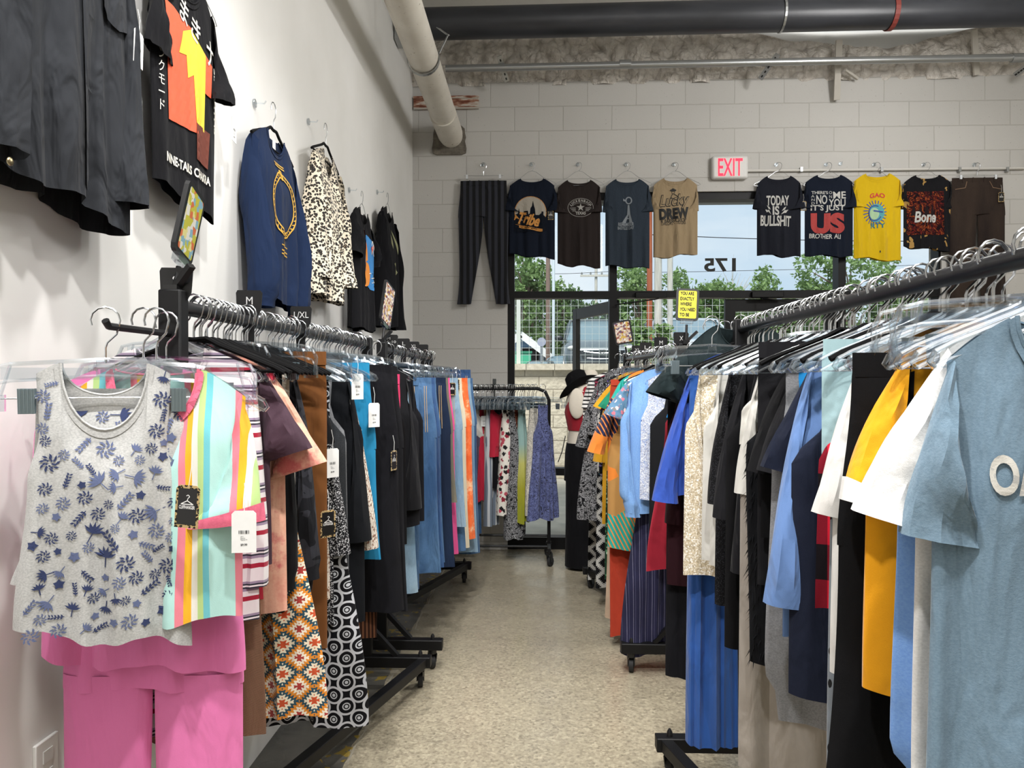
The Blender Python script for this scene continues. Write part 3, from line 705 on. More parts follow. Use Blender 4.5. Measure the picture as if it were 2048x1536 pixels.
bk = MB(); bk.box((-1.0, .02, zz - .02), (.12, .16, .26)); bk.box((-.93, -.12, zz - .09), (.10, .06, .02)); bk.obj('end_bracket', GALV, bp, smooth=False)
hp = thing('branch_pipe', 'thin dark pipe dropping to the end of the overhead main by the left wall', 'pipe', (-.92, 5.2, zz))
MB().tube([(-.10, -1.3, .16), (0, -.02, -.02), (.01, .08, -.06)], .020, 12).obj('pipe', m_bp(), hp)
MB().tube([(-.01, -.06, -.02), (.0, .0, -.035)], .03, 12).obj('coupling', m_bp(), hp)
# galvanised conduit along the foam band
cy = WY - .28; cz = onY(1400, 126, cy).z
cd = thing('ceiling_conduit', 'galvanised steel pipe running along the foam band above the shirts', 'pipe', (0, cy, cz))
MB().tube([(-.75, 0, -.012), (5.85, 0, .012)], .028, 16).obj('pipe', GALV, cd)
for px in (1250, 2035): 
    x = onY(px, 126, cy).x; MB().cyl((x - .045, 0, 0), (x + .045, 0, 0), .034, 16).obj('coupling', GALV, cd)
for (p0, p1) in (((998, 112), (1014, 163)), ((1556, 108), (1520, 158)), ((2060, 128), (2030, 150))):
    s0, s1 = onY(*p0, cy - .03), onY(*p1, cy + .1); m_ = MB(); m_.bar(s0 - Vector((0, cy, cz)), s1 - Vector((0, cy, cz)), .041, .012, (0, -1, 0))
    o_ = m_.obj('strut_bracket', GALV, cd, smooth=False)
    h_ = MB(); dv = (s1 - s0)
    for i in range(5): q = s0 + dv * (.12 + .18 * i) - Vector((0, cy, cz)); h_.bar(q, q + dv.normalized() * .018, .012, .016, (0, -1, 0))
    h_.obj('slot', INK, o_, smooth=False)
for k, (px, y0, y1, wd, sk) in enumerate(((1678, 80, 200, .05, -.02), (1948, 60, 150, .045, .02), (1690, 140, 158, .02, .1))):
    a, b = onY(px, y0, WY - .16), onY(px, y1, WY - .05); b.x += sk; m_ = MB(); m_.bar(a, b, wd, .02, (0, -1, 0)); struct(m_.obj('trim_%d' % (4 + k), flat('painted_wood', 'bab5ab', .8), smooth=False))
# small white conduit leading right from the exit sign
e = thing('white_conduit', 'thin white conduit running right from the exit sign across the block wall', 'conduit', (0, WY - .02, 0))
p0, p1 = onY(1492, 343, WY), onY(2045, 338, WY)
MB().tube([(p0.x, 0, p0.z), (p1.x, 0, p1.z + .0), (p1.x + .02, 0, p1.z + .02), (p1.x + .02, 0, p1.z + .12)], .011, 10).obj('tube', flat('white_conduit_paint', 'cfccc6', .6), e)
for px in (1600, 1760, 1915, 2010): q = onY(px, 341, WY); MB().box((q.x, -.004, q.z), (.02, .03, .036)).obj('conduit_clip', GALV, e, smooth=False)
# exit sign
c = onY(1457, 338, WY); es = thing('exit_sign', 'white exit sign with glowing red letters above the doors', 'sign', (c.x, WY, c.z))
MB().box((0, -.03, 0), (.295, .06, .19)).obj('housing', flat('sign_housing', 'dcdad7', .5), es, bevel=.018)
t_ = NT('red_glow'); t_.b.inputs['Emission Color'].default_value = srgb('ff1238'); t_.b.inputs['Emission Strength'].default_value = 1.6; RED = t_.fin('ff1238', .5)
ex = MB(); put_text(ex, 'EXIT', 0, -.002, .20, .145, lambda x, z: Vector((x, -.0615, z)), bold=.012); ex.obj('lettering', RED, es, smooth=False)
# wall outlet low on the left wall
q = onX(88, 1530, WX); ol = thing('wall_outlet', 'white outlet plate low on the left wall behind the pink set', 'outlet', (WX, q.y, q.z))
MB().box((.004, 0, 0), (.008, .072, .115)).obj('cover_plate', flat('outlet_plastic', 'e8e7e3', .4), ol, bevel=.002)
for s_ in (-.022, .022): MB().box((.009, 0, s_), (.003, .03, .026)).obj('socket', flat('outlet_face', 'dededa', .4), ol)

# ------------------------------------------------------------------ storefront
FRM = flat('black_window_frame', '0a0a0c', .5, Specular_IOR_Level=.25)
GY = WY + .08
def fx(px): return onY(px, 700, GY).x
def fz(py): return onY(1078, py, GY).z
XL, XR = fx(1022), fx(1876); M1, M2 = fx(1225), fx(1678); ZT = fz(591); ZTOP = ZH; ZS = fz(942)
win = struct(thing('window_1', 'x', 'x', (0, GY, 0))); del win['label']; del win['category']
f = MB(); D = .115
for x in (XL, M1, M2, XR): f.box((x, 0, ZTOP / 2), (.062, D + .004, ZTOP))
f.box(((XL + XR) / 2, 0, ZTOP - .03), (XR - XL, D, .062)); f.box(((XL + XR) / 2, 0, ZT), (XR - XL, D, .058))
for a, b in ((XL, M1), (M2, XR)): f.box(((a + b) / 2, 0, ZS), (b - a, D, .06)); f.box(((a + b) / 2, 0, .05), (b - a, D, .10))
f.obj('window_frame', FRM, win, smooth=False)
for a, b, z0, z1 in ((XL, M1, ZT, ZTOP), (M1, M2, ZT, ZTOP), (M2, XR, ZT, ZTOP), (XL, M1, ZS, ZT), (M2, XR, ZS, ZT), (XL, M1, .1, ZS), (M2, XR, .1, ZS)):
    MB().box(((a + b) / 2, .0, (z0 + z1) / 2), (b - a - .06, .008, z1 - z0 - .055)).obj('window_pane', glass(), win, smooth=False)
# house number, painted on the outside of the glass so it reads backwards from here
hn = MB(); q = onY(1440, 530, GY + .006)
put_text(hn, '175', q.x, q.z, .265, .115, lambda x, z: Vector((x, .006, z)), bold=.03, mirror=True); hn.obj('street_number', INK, win, smooth=False)
def door(n, hx, wdt, ang, sg):
    d_ = thing('door_%d' % n, 'x', 'x', (hx, GY, 0), ang); struct(d_); del d_['label']; del d_['category']
    H = ZT - .03 - .02; st = .085; f = MB(); x0, x1 = (0, sg * wdt)
    f.box((sg * st / 2, 0, H / 2 + .01), (st, .045, H)); f.box((sg * (wdt - st / 2), 0, H / 2 + .01), (st, .045, H)); f.box((sg * wdt / 2, 0, H - .04), (wdt - .01, .042, .10)); f.box((sg * wdt / 2, 0, .12), (wdt - .01, .042, .22))
    f.obj('door_frame', FRM, d_, smooth=False); MB().box((sg * wdt / 2, 0, H / 2 + .08), (wdt - 2 * st, .008, H - .26)).obj('door_pane', glass(), d_, smooth=False)
    h = MB(); h.tube([(sg * (st + .02), -.05, 1.0), (sg * (wdt - st), -.05, 1.0)], .016, 10); h.obj('push_bar', FRM, d_)
    return d_
WD = (M2 - M1 - .06) / 2
door(1, M1 + .035, WD, R(110), 1)
dr = door(2, M2 - .035, WD, R(0), -1)
for px, s_ in ((1262, 1), (1575, -1)):
    q = onY(px + 40 * s_, 598, GY - .08); m_ = MB()
    cl = thing('door_closer', 'black door closer with folding arm on the %s door header' % ('left' if s_ > 0 else 'right'), 'door closer', (q.x, GY - .07, ZT - .01))
    MB().box((0, 0, 0), (.26, .05, .05)).obj('closer_body', FRM, cl, bevel=.005)
    MB().tube([(s_ * .06, -.02, -.03), (s_ * .02, -.10, -.045), (-s_ * .30, -.02, -.08)], .006, 6).obj('closer_arm', FRM, cl)
# ------------------------------------------------------------------ outside
RY = 10.5
t_ = NT('porch_concrete'); PORCH = t_.fin(t_.ramp(t_.noise(4, 4), [(.3, 'a8a397'), (.7, 'bdb8ab')]), .9)
struct(MB().box((2.4, 8.4, -.06), (14, 4.2, .12)).obj('floor_outside', PORCH, smooth=False))
t_ = NT('asphalt'); ASPH = t_.fin(t_.ramp(t_.noise(40, 4), [(.3, '6f7071'), (.7, '8a8a89')]), .95)
struct(MB().box((0, 60, 1.4), (160, 98.6, .1)).obj('ground_parking', ASPH, smooth=False))
def m_split():
    t = NT('split_face_block'); x, y, z = t.xyz(); v = t.n('CombineXYZ', {0: x, 1: t.ma('ADD', z, 20 * .185), 2: 0.0}).outputs[0]
    b = t.n('TexBrick', {'Vector': v, 'Scale': 1.0, 'Mortar Size': .006, 'Brick Width': .41, 'Row Height': .185, 'Color1': (.5, .5, .5, 1), 'Color2': (.7, .7, .7, 1), 'Mortar': (.2, .2, .2, 1)})
    c = t.ramp(t.n('SeparateXYZ', {0: b.outputs['Color']}).outputs[0], [(.2, '8d8372'), (.45, 'c6bba6'), (.7, 'd6ccb8')]); c = t.mix(t.ramp(t.noise(22, 5), [(.4, '000000'), (.8, '909090')]), c, 'a99d88')
    return t.fin(c, .95, t.bump(t.noise(14, 5), .9, .03, t.bump(t.ma('SUBTRACT', 1.0, b.outputs['Fac']), .8, .02)))
rt = onY(1078, 740, RY).z
struct(MB().box((2, RY + .15, (rt) / 2), (30, .3, rt)).obj('wall_retaining', m_split(), smooth=False))
cp = MB(); rc_ = random.Random(2)
for i in range(60): cp.box((-9 + i * .41, RY + .12 + rc_.uniform(-.006, .006), rt + .045), (.402, .40, .09))
t_ = NT('cap_block'); struct(cp.obj('trim_8', t_.fin(t_.ramp(t_.noise(18, 5), [(.3, 'bcb29e'), (.7, 'd9cfbc')]), .95, t_.bump(t_.noise(20, 4), .6, .01)), smooth=False))
# welded wire fence on the wall
ft = onY(1078, 594, RY + .1).z; fe = thing('wire_fence', 'welded wire mesh fence standing on the block retaining wall outside', 'fence', (0, RY + .1, rt + .09))
g = MB(); W_ = flat('fence_wire', 'c4cac8', .5); hgt = ft - rt - .09
x = -3.0
while x < 9.5: g.box((x, 0, hgt / 2), (.0045, .0045, hgt)); x += .102
z = 0.03
while z < hgt: g.box((3.25, .004, z), (12.5, .0045, .0045)); z += .102
g.obj('wire_mesh', W_, fe, smooth=False)
for px in (1037, 1600, 1990): q = onY(px, 600, RY + .12); MB().box((q.x, .03, hgt / 2), (.06, .06, hgt + .05)).obj('fence_post', flat('pale_post', 'cfd4cb', .6), fe, smooth=False)
# blue tape on the wall cap
# canopy over the entrance
so = thing('entrance_canopy', 'flat grey canopy with round downlights over the entrance outside', 'canopy', (2.2, 7.1, 3.42))
MB().box((0, -.05, .08), (9, 1.6, .16)).obj('soffit', flat('soffit_paint', '9a9d98', .7), so, smooth=False)
MB().box((0, .84, .05), (9, .12, .26)).obj('fascia', flat('fascia_steel', '5d625f', .5), so, smooth=False)
for px in (1415, 1500, 1330, 1620, 1100):
    q = onY(px, 415, 7.3); o_ = MB().box((q.x - 2.2, .05, -.008), (.30, .34, .02)).obj('light_panel', WHITE_CARD, so, smooth=False); MB().cyl((q.x - 2.2, .05, -.02), (q.x - 2.2, .05, -.026), .08, 20).obj('downlight', flat('downlight_lens', 'b0b6b4', .3), o_)
# poles
def pole(label, px, pw, Y, ptop, mat, name='utility_pole', cross=None, group=None):
    q = onY(px, 700, Y); top = onY(px, ptop, Y).z; r = pw / 2 / F * Y; p = thing(name, label, 'pole', (q.x, Y, 1.45), group=group)
    MB().tube([(0, 0, 0), (0, 0, (top - 1.45) * .5), (0, 0, top - 1.45)], [r * 1.05, r, r * .92], 14).obj('pole_shaft', mat, p)
    if cross:
        for (pz, hw) in cross:
            zz_ = onY(px, pz, Y).z - 1.45; c = MB().box((0, -r - .04, zz_), (hw * 2, .10, .13)).obj('crossarm', mat, p, smooth=False)
            for s_ in (-.9, -.35, .35, .9): MB().tube([(s_ * hw, -r - .04, zz_ + .06), (s_ * hw, -r - .04, zz_ + .14), (s_ * hw, -r - .04, zz_ + .24)], [.04, .07, .03], 8).obj('insulator', flat('insulator', '8a8d8c', .4), c)
    return p
def m_wood(nm, a, b):
    t = NT(nm); return t.fin(t.ramp(t.noise(8, 5, t.mp((4, 4, .35))), [(.3, a), (.7, b)]), .9, t.bump(t.noise(20, 4, t.mp((4, 4, .3))), .5, .01))
WB = m_wood('brown_pole_wood', '6d5a50', '8c776b'); WG = m_wood('grey_pole_wood', 'a7a59c', 'cbc8bd'); WR = m_wood('red_pole_wood', '8e4a30', 'a85f3f')
pole('brown wooden pole beside the pale pole, behind the left sidelight', 1096, 9, 22, 440, WB)
pole('slim pale metal pole next to the brown wooden pole', 1107, 6, 21, 300, flat('pale_metal', 'ccd6da', .5), 'metal_pole')
pole('far wooden pole with a crossarm of insulators', 1192, 6, 48, 530, WG, cross=[(552, 1.05)])
pole('rusty red brown post in the left doorway', 1299, 11, 13.5, 300, WR, 'wooden_post')
pole('weathered pale thick pole beside the rusty red post', 1316, 15, 15, 330, WG)
pole('weathered pale thinner pole right of the thick pale one', 1340, 11, 17, 350, WG)
for i, (a, b, Y) in enumerate((((1230, 546), (2050, 520), 40), ((1060, 636), (1240, 620), 30), ((1030, 548), (1300, 536), 42), ((1225, 466), (2040, 481), 24))):
    p0, p1 = onY(*a, Y), onY(*b, Y + 1); pts = [p0.lerp(p1, k / 12) + Vector((0, 0, -.12 * math.sin(math.pi * k / 12))) for k in range(13)]
    tag(MB().tube(pts, .014, 5).obj('overhead_cable', RUBBER), ['dark overhead cable across the sky, far right span', 'low cable sagging across the trees behind the left sidelight', 'thin cable beside the wooden pole with the crossarm', 'highest overhead cable, level with the hanging shirts'][i], 'cable')
# trees
LEAFM = {}
def m_leaf(i):
    if i not in LEAFM:
        a, b = (('4f6a40', '7a9560'), ('64824c', '90ab6e'), ('42603c', '6a8656'))[i]; t = NT('foliage_%s' % ('mid', 'light', 'deep')[i]); t.b.inputs['Transmission Weight'].default_value = 0
        c = t.ramp(t.noise(1.3, 4), [(.3, a), (.7, b)]); t.fin(c, .7)
        tl = t.n('BsdfTranslucent', {'Color': c}).outputs[0]; mx = t.n('MixShader', {0: .4, 1: t.b.outputs[0], 2: tl}); t.t.links.new(mx.outputs[0], t.out.inputs[0]); LEAFM[i] = t.m
    return LEAFM[i]
def tree(label, px, ptop, pw, Y, mi, n=3200, base=1.45, seed=1, bare=0, ls=.09, open_=.0, grp='trees beyond the wire fence'):
    r = random.Random(seed); q = onY(px, 700, Y); top = onY(px, ptop, Y).z; wd = pw / 2 / F * Y; h = top - base
    t = thing('tree', label, 'tree', (q.x, Y, base), group=grp)
    b = MB(); b.tube([(0, 0, 0), (.03 * h, 0, h * .35), (0, 0, h * .85)], [.03 * h + .03, .02 * h + .02, .01], 8); tips = []
    for k in range(12):
        a = r.uniform(0, 6.28); z0 = h * r.uniform(.2, .6); l = r.uniform(.6, 1.0); e = Vector((math.cos(a) * wd * l * .8, math.sin(a) * wd * .5 * l, z0 + h * r.uniform(.15, .38))); m0 = Vector((.02 * h, 0, z0))
        b.tube([m0, m0.lerp(e, .5) + Vector((0, 0, .05 * h)), e], [.012 * h, .008 * h, .003 * h], 5); tips.append(e)
        if bare:
            for _ in range(9):
                s0 = m0.lerp(e, r.uniform(.4, 1)); d_ = Vector((r.uniform(-1, 1), r.uniform(-.5, .5), r.uniform(.2, 1.3))) * h * .16; b.tube([s0, s0 + d_ * .5, s0 + d_ + Vector((0, 0, .02 * h))], [.0035 * h, .002 * h, .001 * h], 4)
    b.obj('trunk', WG if bare else WB, t)
    if not bare:
        f = MB(); blobs = [(Vector((0, 0, h * .62)), wd * .55, h * .36), (Vector((0, 0, h * .22)), wd * .75, h * .22), (Vector((0, 0, h * .22)), wd * .75, h * .22)] + [(e, wd * .36, h * .2) for e in tips]
        for _ in range(n):
            c, rw, rh = blobs[r.randrange(len(blobs))]; a, ph = r.uniform(0, 6.28), math.acos(r.uniform(-1, 1)); k = r.uniform(.45, 1.05) ** .6
            p = c + Vector((math.cos(a) * math.sin(ph) * rw, math.sin(a) * math.sin(ph) * rw * .7, math.cos(ph) * rh)) * k
            if p.z < 0.1: continue
            if open_ and noise.noise(p * 1.1) < -.25 + open_ * .3: continue
            u = Vector((r.gauss(0, 1), r.gauss(0, 1), r.gauss(0, 1))).normalized(); v = u.cross(Vector((r.gauss(0, 1), r.gauss(0, 1), r.gauss(0, 1)))).normalized(); s_ = ls * r.uniform(.6, 1.3) * Y / 25
            f.add([p - u * s_, p + v * s_ * .5, p + u * s_, p - v * s_ * .5], [(0, 1, 2, 3)])
        f.obj('foliage', m_leaf(mi), t, smooth=False)
tree('tall leafy tree at the far left behind the sidelight', 1045, 470, 110, 30, 1, 5200, seed=1, open_=.25)
tree('dense deep green tree behind the poles in the left sidelight', 1100, 585, 150, 34, 2, 5600, seed=2)
tree('rounded bright tree just right of the brown pole', 1125, 575, 60, 32, 1, 2200, seed=3)
tree('green tree filling the open door leaf behind the cars', 1195, 600, 120, 38, 2, 4200, seed=4)
tree('bushy tree behind the rusty post', 1275, 545, 110, 30, 1, 4600, seed=5, open_=.15)
tree('wide tree between the pale poles and the house number', 1385, 550, 150, 34, 1, 5200, seed=6, open_=.1)
tree('small rounded tree under the street number', 1480, 565, 90, 38, 1, 2200, seed=7)
tree('bare branched tree rising above the small rounded one', 1465, 533, 70, 42, 1, 0, seed=8, bare=1)
tree('compact light green tree under the slogan shirt', 1545, 545, 105, 36, 1, 3600, seed=9)
tree('tall spreading tree behind the right mullion', 1700, 490, 210, 30, 1, 7000, seed=10, open_=.25)
tree('leafy tree seen at the right sidelight', 1830, 560, 150, 30, 1, 4500, seed=11)
tree('low dark tree row behind the pale truck', 1560, 600, 200, 40, 2, 5000, seed=12)
tree('distant tree line between the poles', 1420, 610, 150, 44, 2, 3800, seed=13)
def shrub(label, px, ptop, pw, Y, mi, seed):
    r = random.Random(seed); q = onY(px, 700, Y); top = onY(px, ptop, Y).z; wd = pw / 2 / F * Y; t = thing('shrub', label, 'shrub', (q.x, Y, 1.45), group='shrubs by the fence')
    f = MB(); b = MB()
    for k in range(7): a = r.uniform(-1, 1); b.tube([(0, 0, 0), (a * wd * .5, r.uniform(-.1, .1), (top - 1.45) * .6), (a * wd * .8, 0, (top - 1.45) * .95)], [.015, .01, .004], 5)
    for _ in range(700):
        p = Vector((r.gauss(0, .45) * wd, r.gauss(0, .25) * wd, r.uniform(.1, 1) * (top - 1.45))); u = Vector((r.gauss(0, 1), r.gauss(0, 1), r.gauss(0, 1))).normalized(); v = u.cross(Vector((0, r.gauss(0, 1), 1))).normalized(); f.add([p - u * .045, p + v * .03, p + u * .045, p - v * .03], [(0, 1, 2, 3)])
    b.obj('stem', WB, t); f.obj('foliage', m_leaf(mi), t, smooth=False)
shrub('leafy shrub with pale leaves left of the rusty post', 1283, 655, 46, 12.5, 1, 3)
shrub('pale shrub between the rusty post and the white truck', 1325, 650, 40, 12.0, 1, 4)
# blue house
hs = onY(1030, 730, 24); H_ = thing('blue_house', 'small blue clapboard house with a low gable roof, far left outside', 'house', (hs.x, 24, 1.45))
t_ = NT('blue_siding'); x, y, z = t_.xyz(); SID = t_.fin(t_.ramp(t_.ma('FRACT', t_.ma('MULTIPLY', z, 6.0)), [(0, '6fa0d0'), (.15, '9cc8ee'), (1, 'a4d0f4')]), .7)
zr, ze = onY(1042, 672, 24).z - 1.45, onY(1083, 706, 24).z - 1.45; xr_ = onY(1042, 672, 24).x - hs.x; xe_ = onY(1082, 706, 24).x - hs.x; hw = xe_ - xr_
m_ = MB(); m_.prism([(xr_ - hw, 0), (xr_ + hw, 0), (xr_ + hw, ze), (xr_, zr), (xr_ - hw, ze)], 0, 4, lambda a, b, d: Vector((a, d, b))); m_.obj('siding_wall', SID, H_, smooth=False)
for s_ in (-1, 1):
    m_ = MB(); a = Vector((xr_, 2.4, zr + .08)); b = Vector((xr_ + s_ * (hw + .35), 2.4, ze - .12)); m_.bar(a, b, 5.6, .12, (0, 0, 1)); m_.obj('roof', flat('grey_shingle', '8f9496', .9), H_, smooth=False)
    m_ = MB(); m_.bar(Vector((xr_, -.42, zr + .02)), Vector((xr_ + s_ * (hw + .35), -.42, ze - .18)), .05, .22); m_.obj('barge_board', WHITE_CARD, H_, smooth=False)
q = onY(1055, 714, 24); o_ = MB().box((q.x - hs.x, -.03, q.z - 1.45), (.75, .05, .55)).obj('window', WHITE_CARD, H_, smooth=False); MB().box((q.x - hs.x, -.065, q.z - 1.45), (.6, .03, .42)).obj('pane', RUBBER, o_, smooth=False)
q = onY(1068, 716, 24); MB().box((q.x - hs.x, -.03, .5), (.8, .05, 1.1)).obj('front_door', flat('grey_door', '6b7780', .6), H_, smooth=False)
q = onY(1044, 718, 20); sg = thing('green_bin', 'green utility cabinet in front of the blue house', 'cabinet', (q.x, 20, 1.45)); MB().box((0, 0, .35), (.5, .4, .75)).obj('cabinet_body', flat('green_paint', '3fae86', .5), sg, smooth=False); MB().box((0, 0, .74), (.56, .46, .05)).obj('lid', flat('green_paint_dark', '2c8a68', .5), sg, smooth=False)
q = onY(1083, 684, 18); ss = thing('round_sign', 'small pale round sign on a post by the blue house', 'sign', (q.x, 18, 1.45)); MB().cyl((0, 0, 0), (0, 0, q.z - 1.45), .03, 8).obj('sign_post', GALV, ss); MB().cyl((0, -.03, q.z - 1.45), (0, -.05, q.z - 1.45), .11, 20).obj('sign_face', flat('pale_sign', '9a9fb0', .5), ss)
# cars
def car(label, px, Y, wpx, col, kind='suv', rz=0, emblem=False, mirror_dark=True):
    q = onY(px, 700, Y); k = wpx / F * Y / 1.9; c = thing('car', label, 'car', (q.x, Y, 1.45), rz)
    P = flat('car_paint_' + col, col, .25, .3, Coat_Weight=.5); GL = flat('car_glass', '6f868f', .08, .2); DK = flat('car_dark_trim', '1d2022', .4)
    roof = 1.72 if kind == 'suv' else 1.42; hz = 1.05 if kind == 'suv' else .88
    def sec(y, w, z0, z1, e=.35, n=20):
        r_ = []
        for i in range(n):
            a = i * 2 * math.pi / n; cx, s_ = math.cos(a), math.sin(a)
            r_.append(Vector((w * math.copysign(abs(cx) ** e, cx), y, (z0 + z1) / 2 + (z1 - z0) / 2 * math.copysign(abs(s_) ** e, s_))) * k)
        return r_
    b = MB(); b.rings([sec(0, .78, .35, .72), sec(.06, .86, .28, .82), sec(.25, .93, .25, hz - .08), sec(.7, .95, .25, hz - .02), sec(1.25, .95, .22, hz + .05), sec(3.6, .95, .22, hz + .05), sec(4.4, .93, .25, hz), sec(4.6, .84, .35, hz - .15)]); b.obj('body', P, c)
    g = MB(); g.rings([sec(1.05, .86, hz - .05, hz + .02, .3), sec(1.35, .84, hz - .05, hz + .22, .3), sec(1.9, .74, hz - .05, roof - .05, .3), sec(3.8, .72, hz - .05, roof - .05, .3), sec(4.4, .78, hz - .05, hz + .15, .3)]); g.obj('cabin_glass', GL, c)
    r_ = MB(); r_.rings([sec(1.85, .72, roof - .09, roof - .03, .5), sec(2.2, .75, roof - .08, roof, .5), sec(3.6, .73, roof - .08, roof, .5), sec(3.9, .70, roof - .1, roof - .04, .5)])
    for s_ in (-1, 1): r_.tube([Vector((s_ * .87, 1.1, hz)) * k, Vector((s_ * .80, 1.5, hz + .34)) * k, Vector((s_ * .73, 1.95, roof - .06)) * k], .03 * k, 6); r_.tube([Vector((s_ * .74, 2.9, roof - .06)) * k, Vector((s_ * .90, 2.9, hz)) * k], .03 * k, 6)
    r_.obj('roof', P, c)
    m_ = MB(); m_.prism([(-.5, .52), (.5, .52), (.58, .74), (-.58, .74)], -.02, .08, lambda a, z, d: Vector((a, d, z)) * k); gr = m_.obj('grille', DK, c, smooth=False)
    m_ = MB(); m_.tube([Vector((a / 6 * .66, -.035 + .10 * abs(a / 6) ** 3, .76 - .10 * math.cos(a / 6 * 1.57))) * k for a in range(-6, 7)], .022 * k, 6); m_.tube([Vector((a / 6 * .66, -.03 + .10 * abs(a / 6) ** 3, .58 - .06 * math.cos(a / 6 * 1.57))) * k for a in range(-6, 7)], .012 * k, 6); m_.obj('chrome_bar', CHROME, gr)
    if emblem:
        e_ = MB(); f_ = lambda x, z: Vector((x, -.075, .69 + z)) * k
        strokes(e_, [(-.075, -.06), (-.085, .06), (.085, .06), (.075, -.06), (-.075, -.06)], .012, f_); strokes(e_, [(-.05, .055), (-.035, -.055)], .024, f_); strokes(e_, [(.05, .055), (.035, -.055)], .024, f_); strokes(e_, [(-.04, .0), (.04, .0)], .024, f_); e_.obj('emblem', CHROME, gr, smooth=False)
    for s_ in (-1, 1):
        h = MB(); h.ball(Vector((s_ * .72, .10, .80)) * k, (.17 * k, .12 * k, .07 * k), 12, 8); ho = h.obj('headlight', flat('headlight_lens', 'd8dad2', .1, .1), c)
        h = MB(); h.ball(Vector((s_ * 1.06, 1.35, hz + .08)) * k, (.12 * k, .07 * k, .08 * k), 10, 6); h.bar(Vector((s_ * .9, 1.35, hz + .03)) * k, Vector((s_ * 1.0, 1.35, hz + .05)) * k, .04 * k, .04 * k); h.obj('side_mirror', DK if mirror_dark else P, c)
        for yy in (.85, 3.75):
            w_ = MB(); w_.tube([Vector((s_ * .72, yy, .34)) * k, Vector((s_ * .74, yy, .34)) * k, Vector((s_ * .93, yy, .34)) * k, Vector((s_ * .95, yy, .34)) * k], [.28 * k, .34 * k, .34 * k, .28 * k], 20); wo_ = w_.obj('wheel', RUBBER, c); MB().tube([Vector((s_ * .95, yy, .34)) * k, Vector((s_ * .97, yy, .34)) * k], .2 * k, 14).obj('hubcap', GALV, wo_)
    m_ = MB(); m_.box(Vector((0, -.02, .40)) * k, (1.3 * k, .06 * k, .09 * k)); m_.obj('bumper_vent', DK, c, smooth=False)
    return c
car('grey sport utility car facing the shop with a chrome letter badge', 1204, 19, 148, '5f696e', 'suv', 0, True)
car('pale blue grey sedan left of the sport utility car', 1100, 19.5, 66, '8fa8b6', 'sedan', R(-25), mirror_dark=False)
car('white pickup style car in front of the right door', 1440, 16.5, 150, 'c9d2da', 'suv', R(10), mirror_dark=False)
car('dark parked car low beside the blue house', 1064, 17.5, 52, '4a555b', 'sedan', R(-15))
# ------------------------------------------------------------------ the racks
BZ = 1.592
LX, LX2, RX, RX2 = -.80, -.775, .72, .66
zrack('black rolling rack along the white wall, nearest on the left, under the navy sweatshirt', LX, 1.56, 3.34, BZ)
zrack('second black rolling rack on the left, holding mostly jeans near the block wall', LX2, 3.56, 5.08, BZ - .01)
zrack('black rolling rack nearest on the right, rail sloping out of the top right of view', RX, .72, 2.62, BZ + .02, side=-1)
zrack('second black rolling rack on the right, ending beside the mannequin', RX2 - .06, 3.55, 4.98, BZ - .02, RX2 + .04, side=-1)
arm = MB(); arm.tube([(0, -.88, 1.530), (0, -1.13, 1.530), (0, -1.14, 1.540)], .007, 8); ra = [o for o in COL.objects if o.name == 'rolling_rack'][0]; arm.obj('face_out_arm', BLACKM, ra)
# round-cornered garment rail in front of the block wall
bx0, bx1, by = onY(905, 776, 5.72).x, onY(1098, 776, 5.72).x, 5.72
FZ = onY(1000, 777, by).z
fr = thing('garment_rail', 'black round-cornered garment rail on casters by the block wall, full of skirts', 'clothes rack', ((bx0 + bx1) / 2, by, 0)); hwf = (bx1 - bx0) / 2
pts = [(-hwf, 0, .14), (-hwf, 0, FZ - .09), (-hwf + .03, 0, FZ - .025), (-hwf + .09, 0, FZ), (hwf - .09, 0, FZ), (hwf - .03, 0, FZ - .025), (hwf, 0, FZ - .09), (hwf, 0, .14)]
MB().tube(pts, .0135, 12).obj('rail_frame', BLACKM, fr)
for s_ in (-1, 1):
    MB().tube([(s_ * hwf, -.19, .13), (s_ * hwf, .19, .13)], .0135, 10).obj('foot', BLACKM, fr)
    for q_ in (-1, 1): caster(fr, s_ * hwf, q_ * .17, .12, R(30 * q_))
for yy, zz_ in ((-.06, .13), (.06, .19)): MB().tube([(-hwf, yy, zz_), (hwf, yy, zz_)], .010, 8).obj('cross_bar', BLACKM, fr)

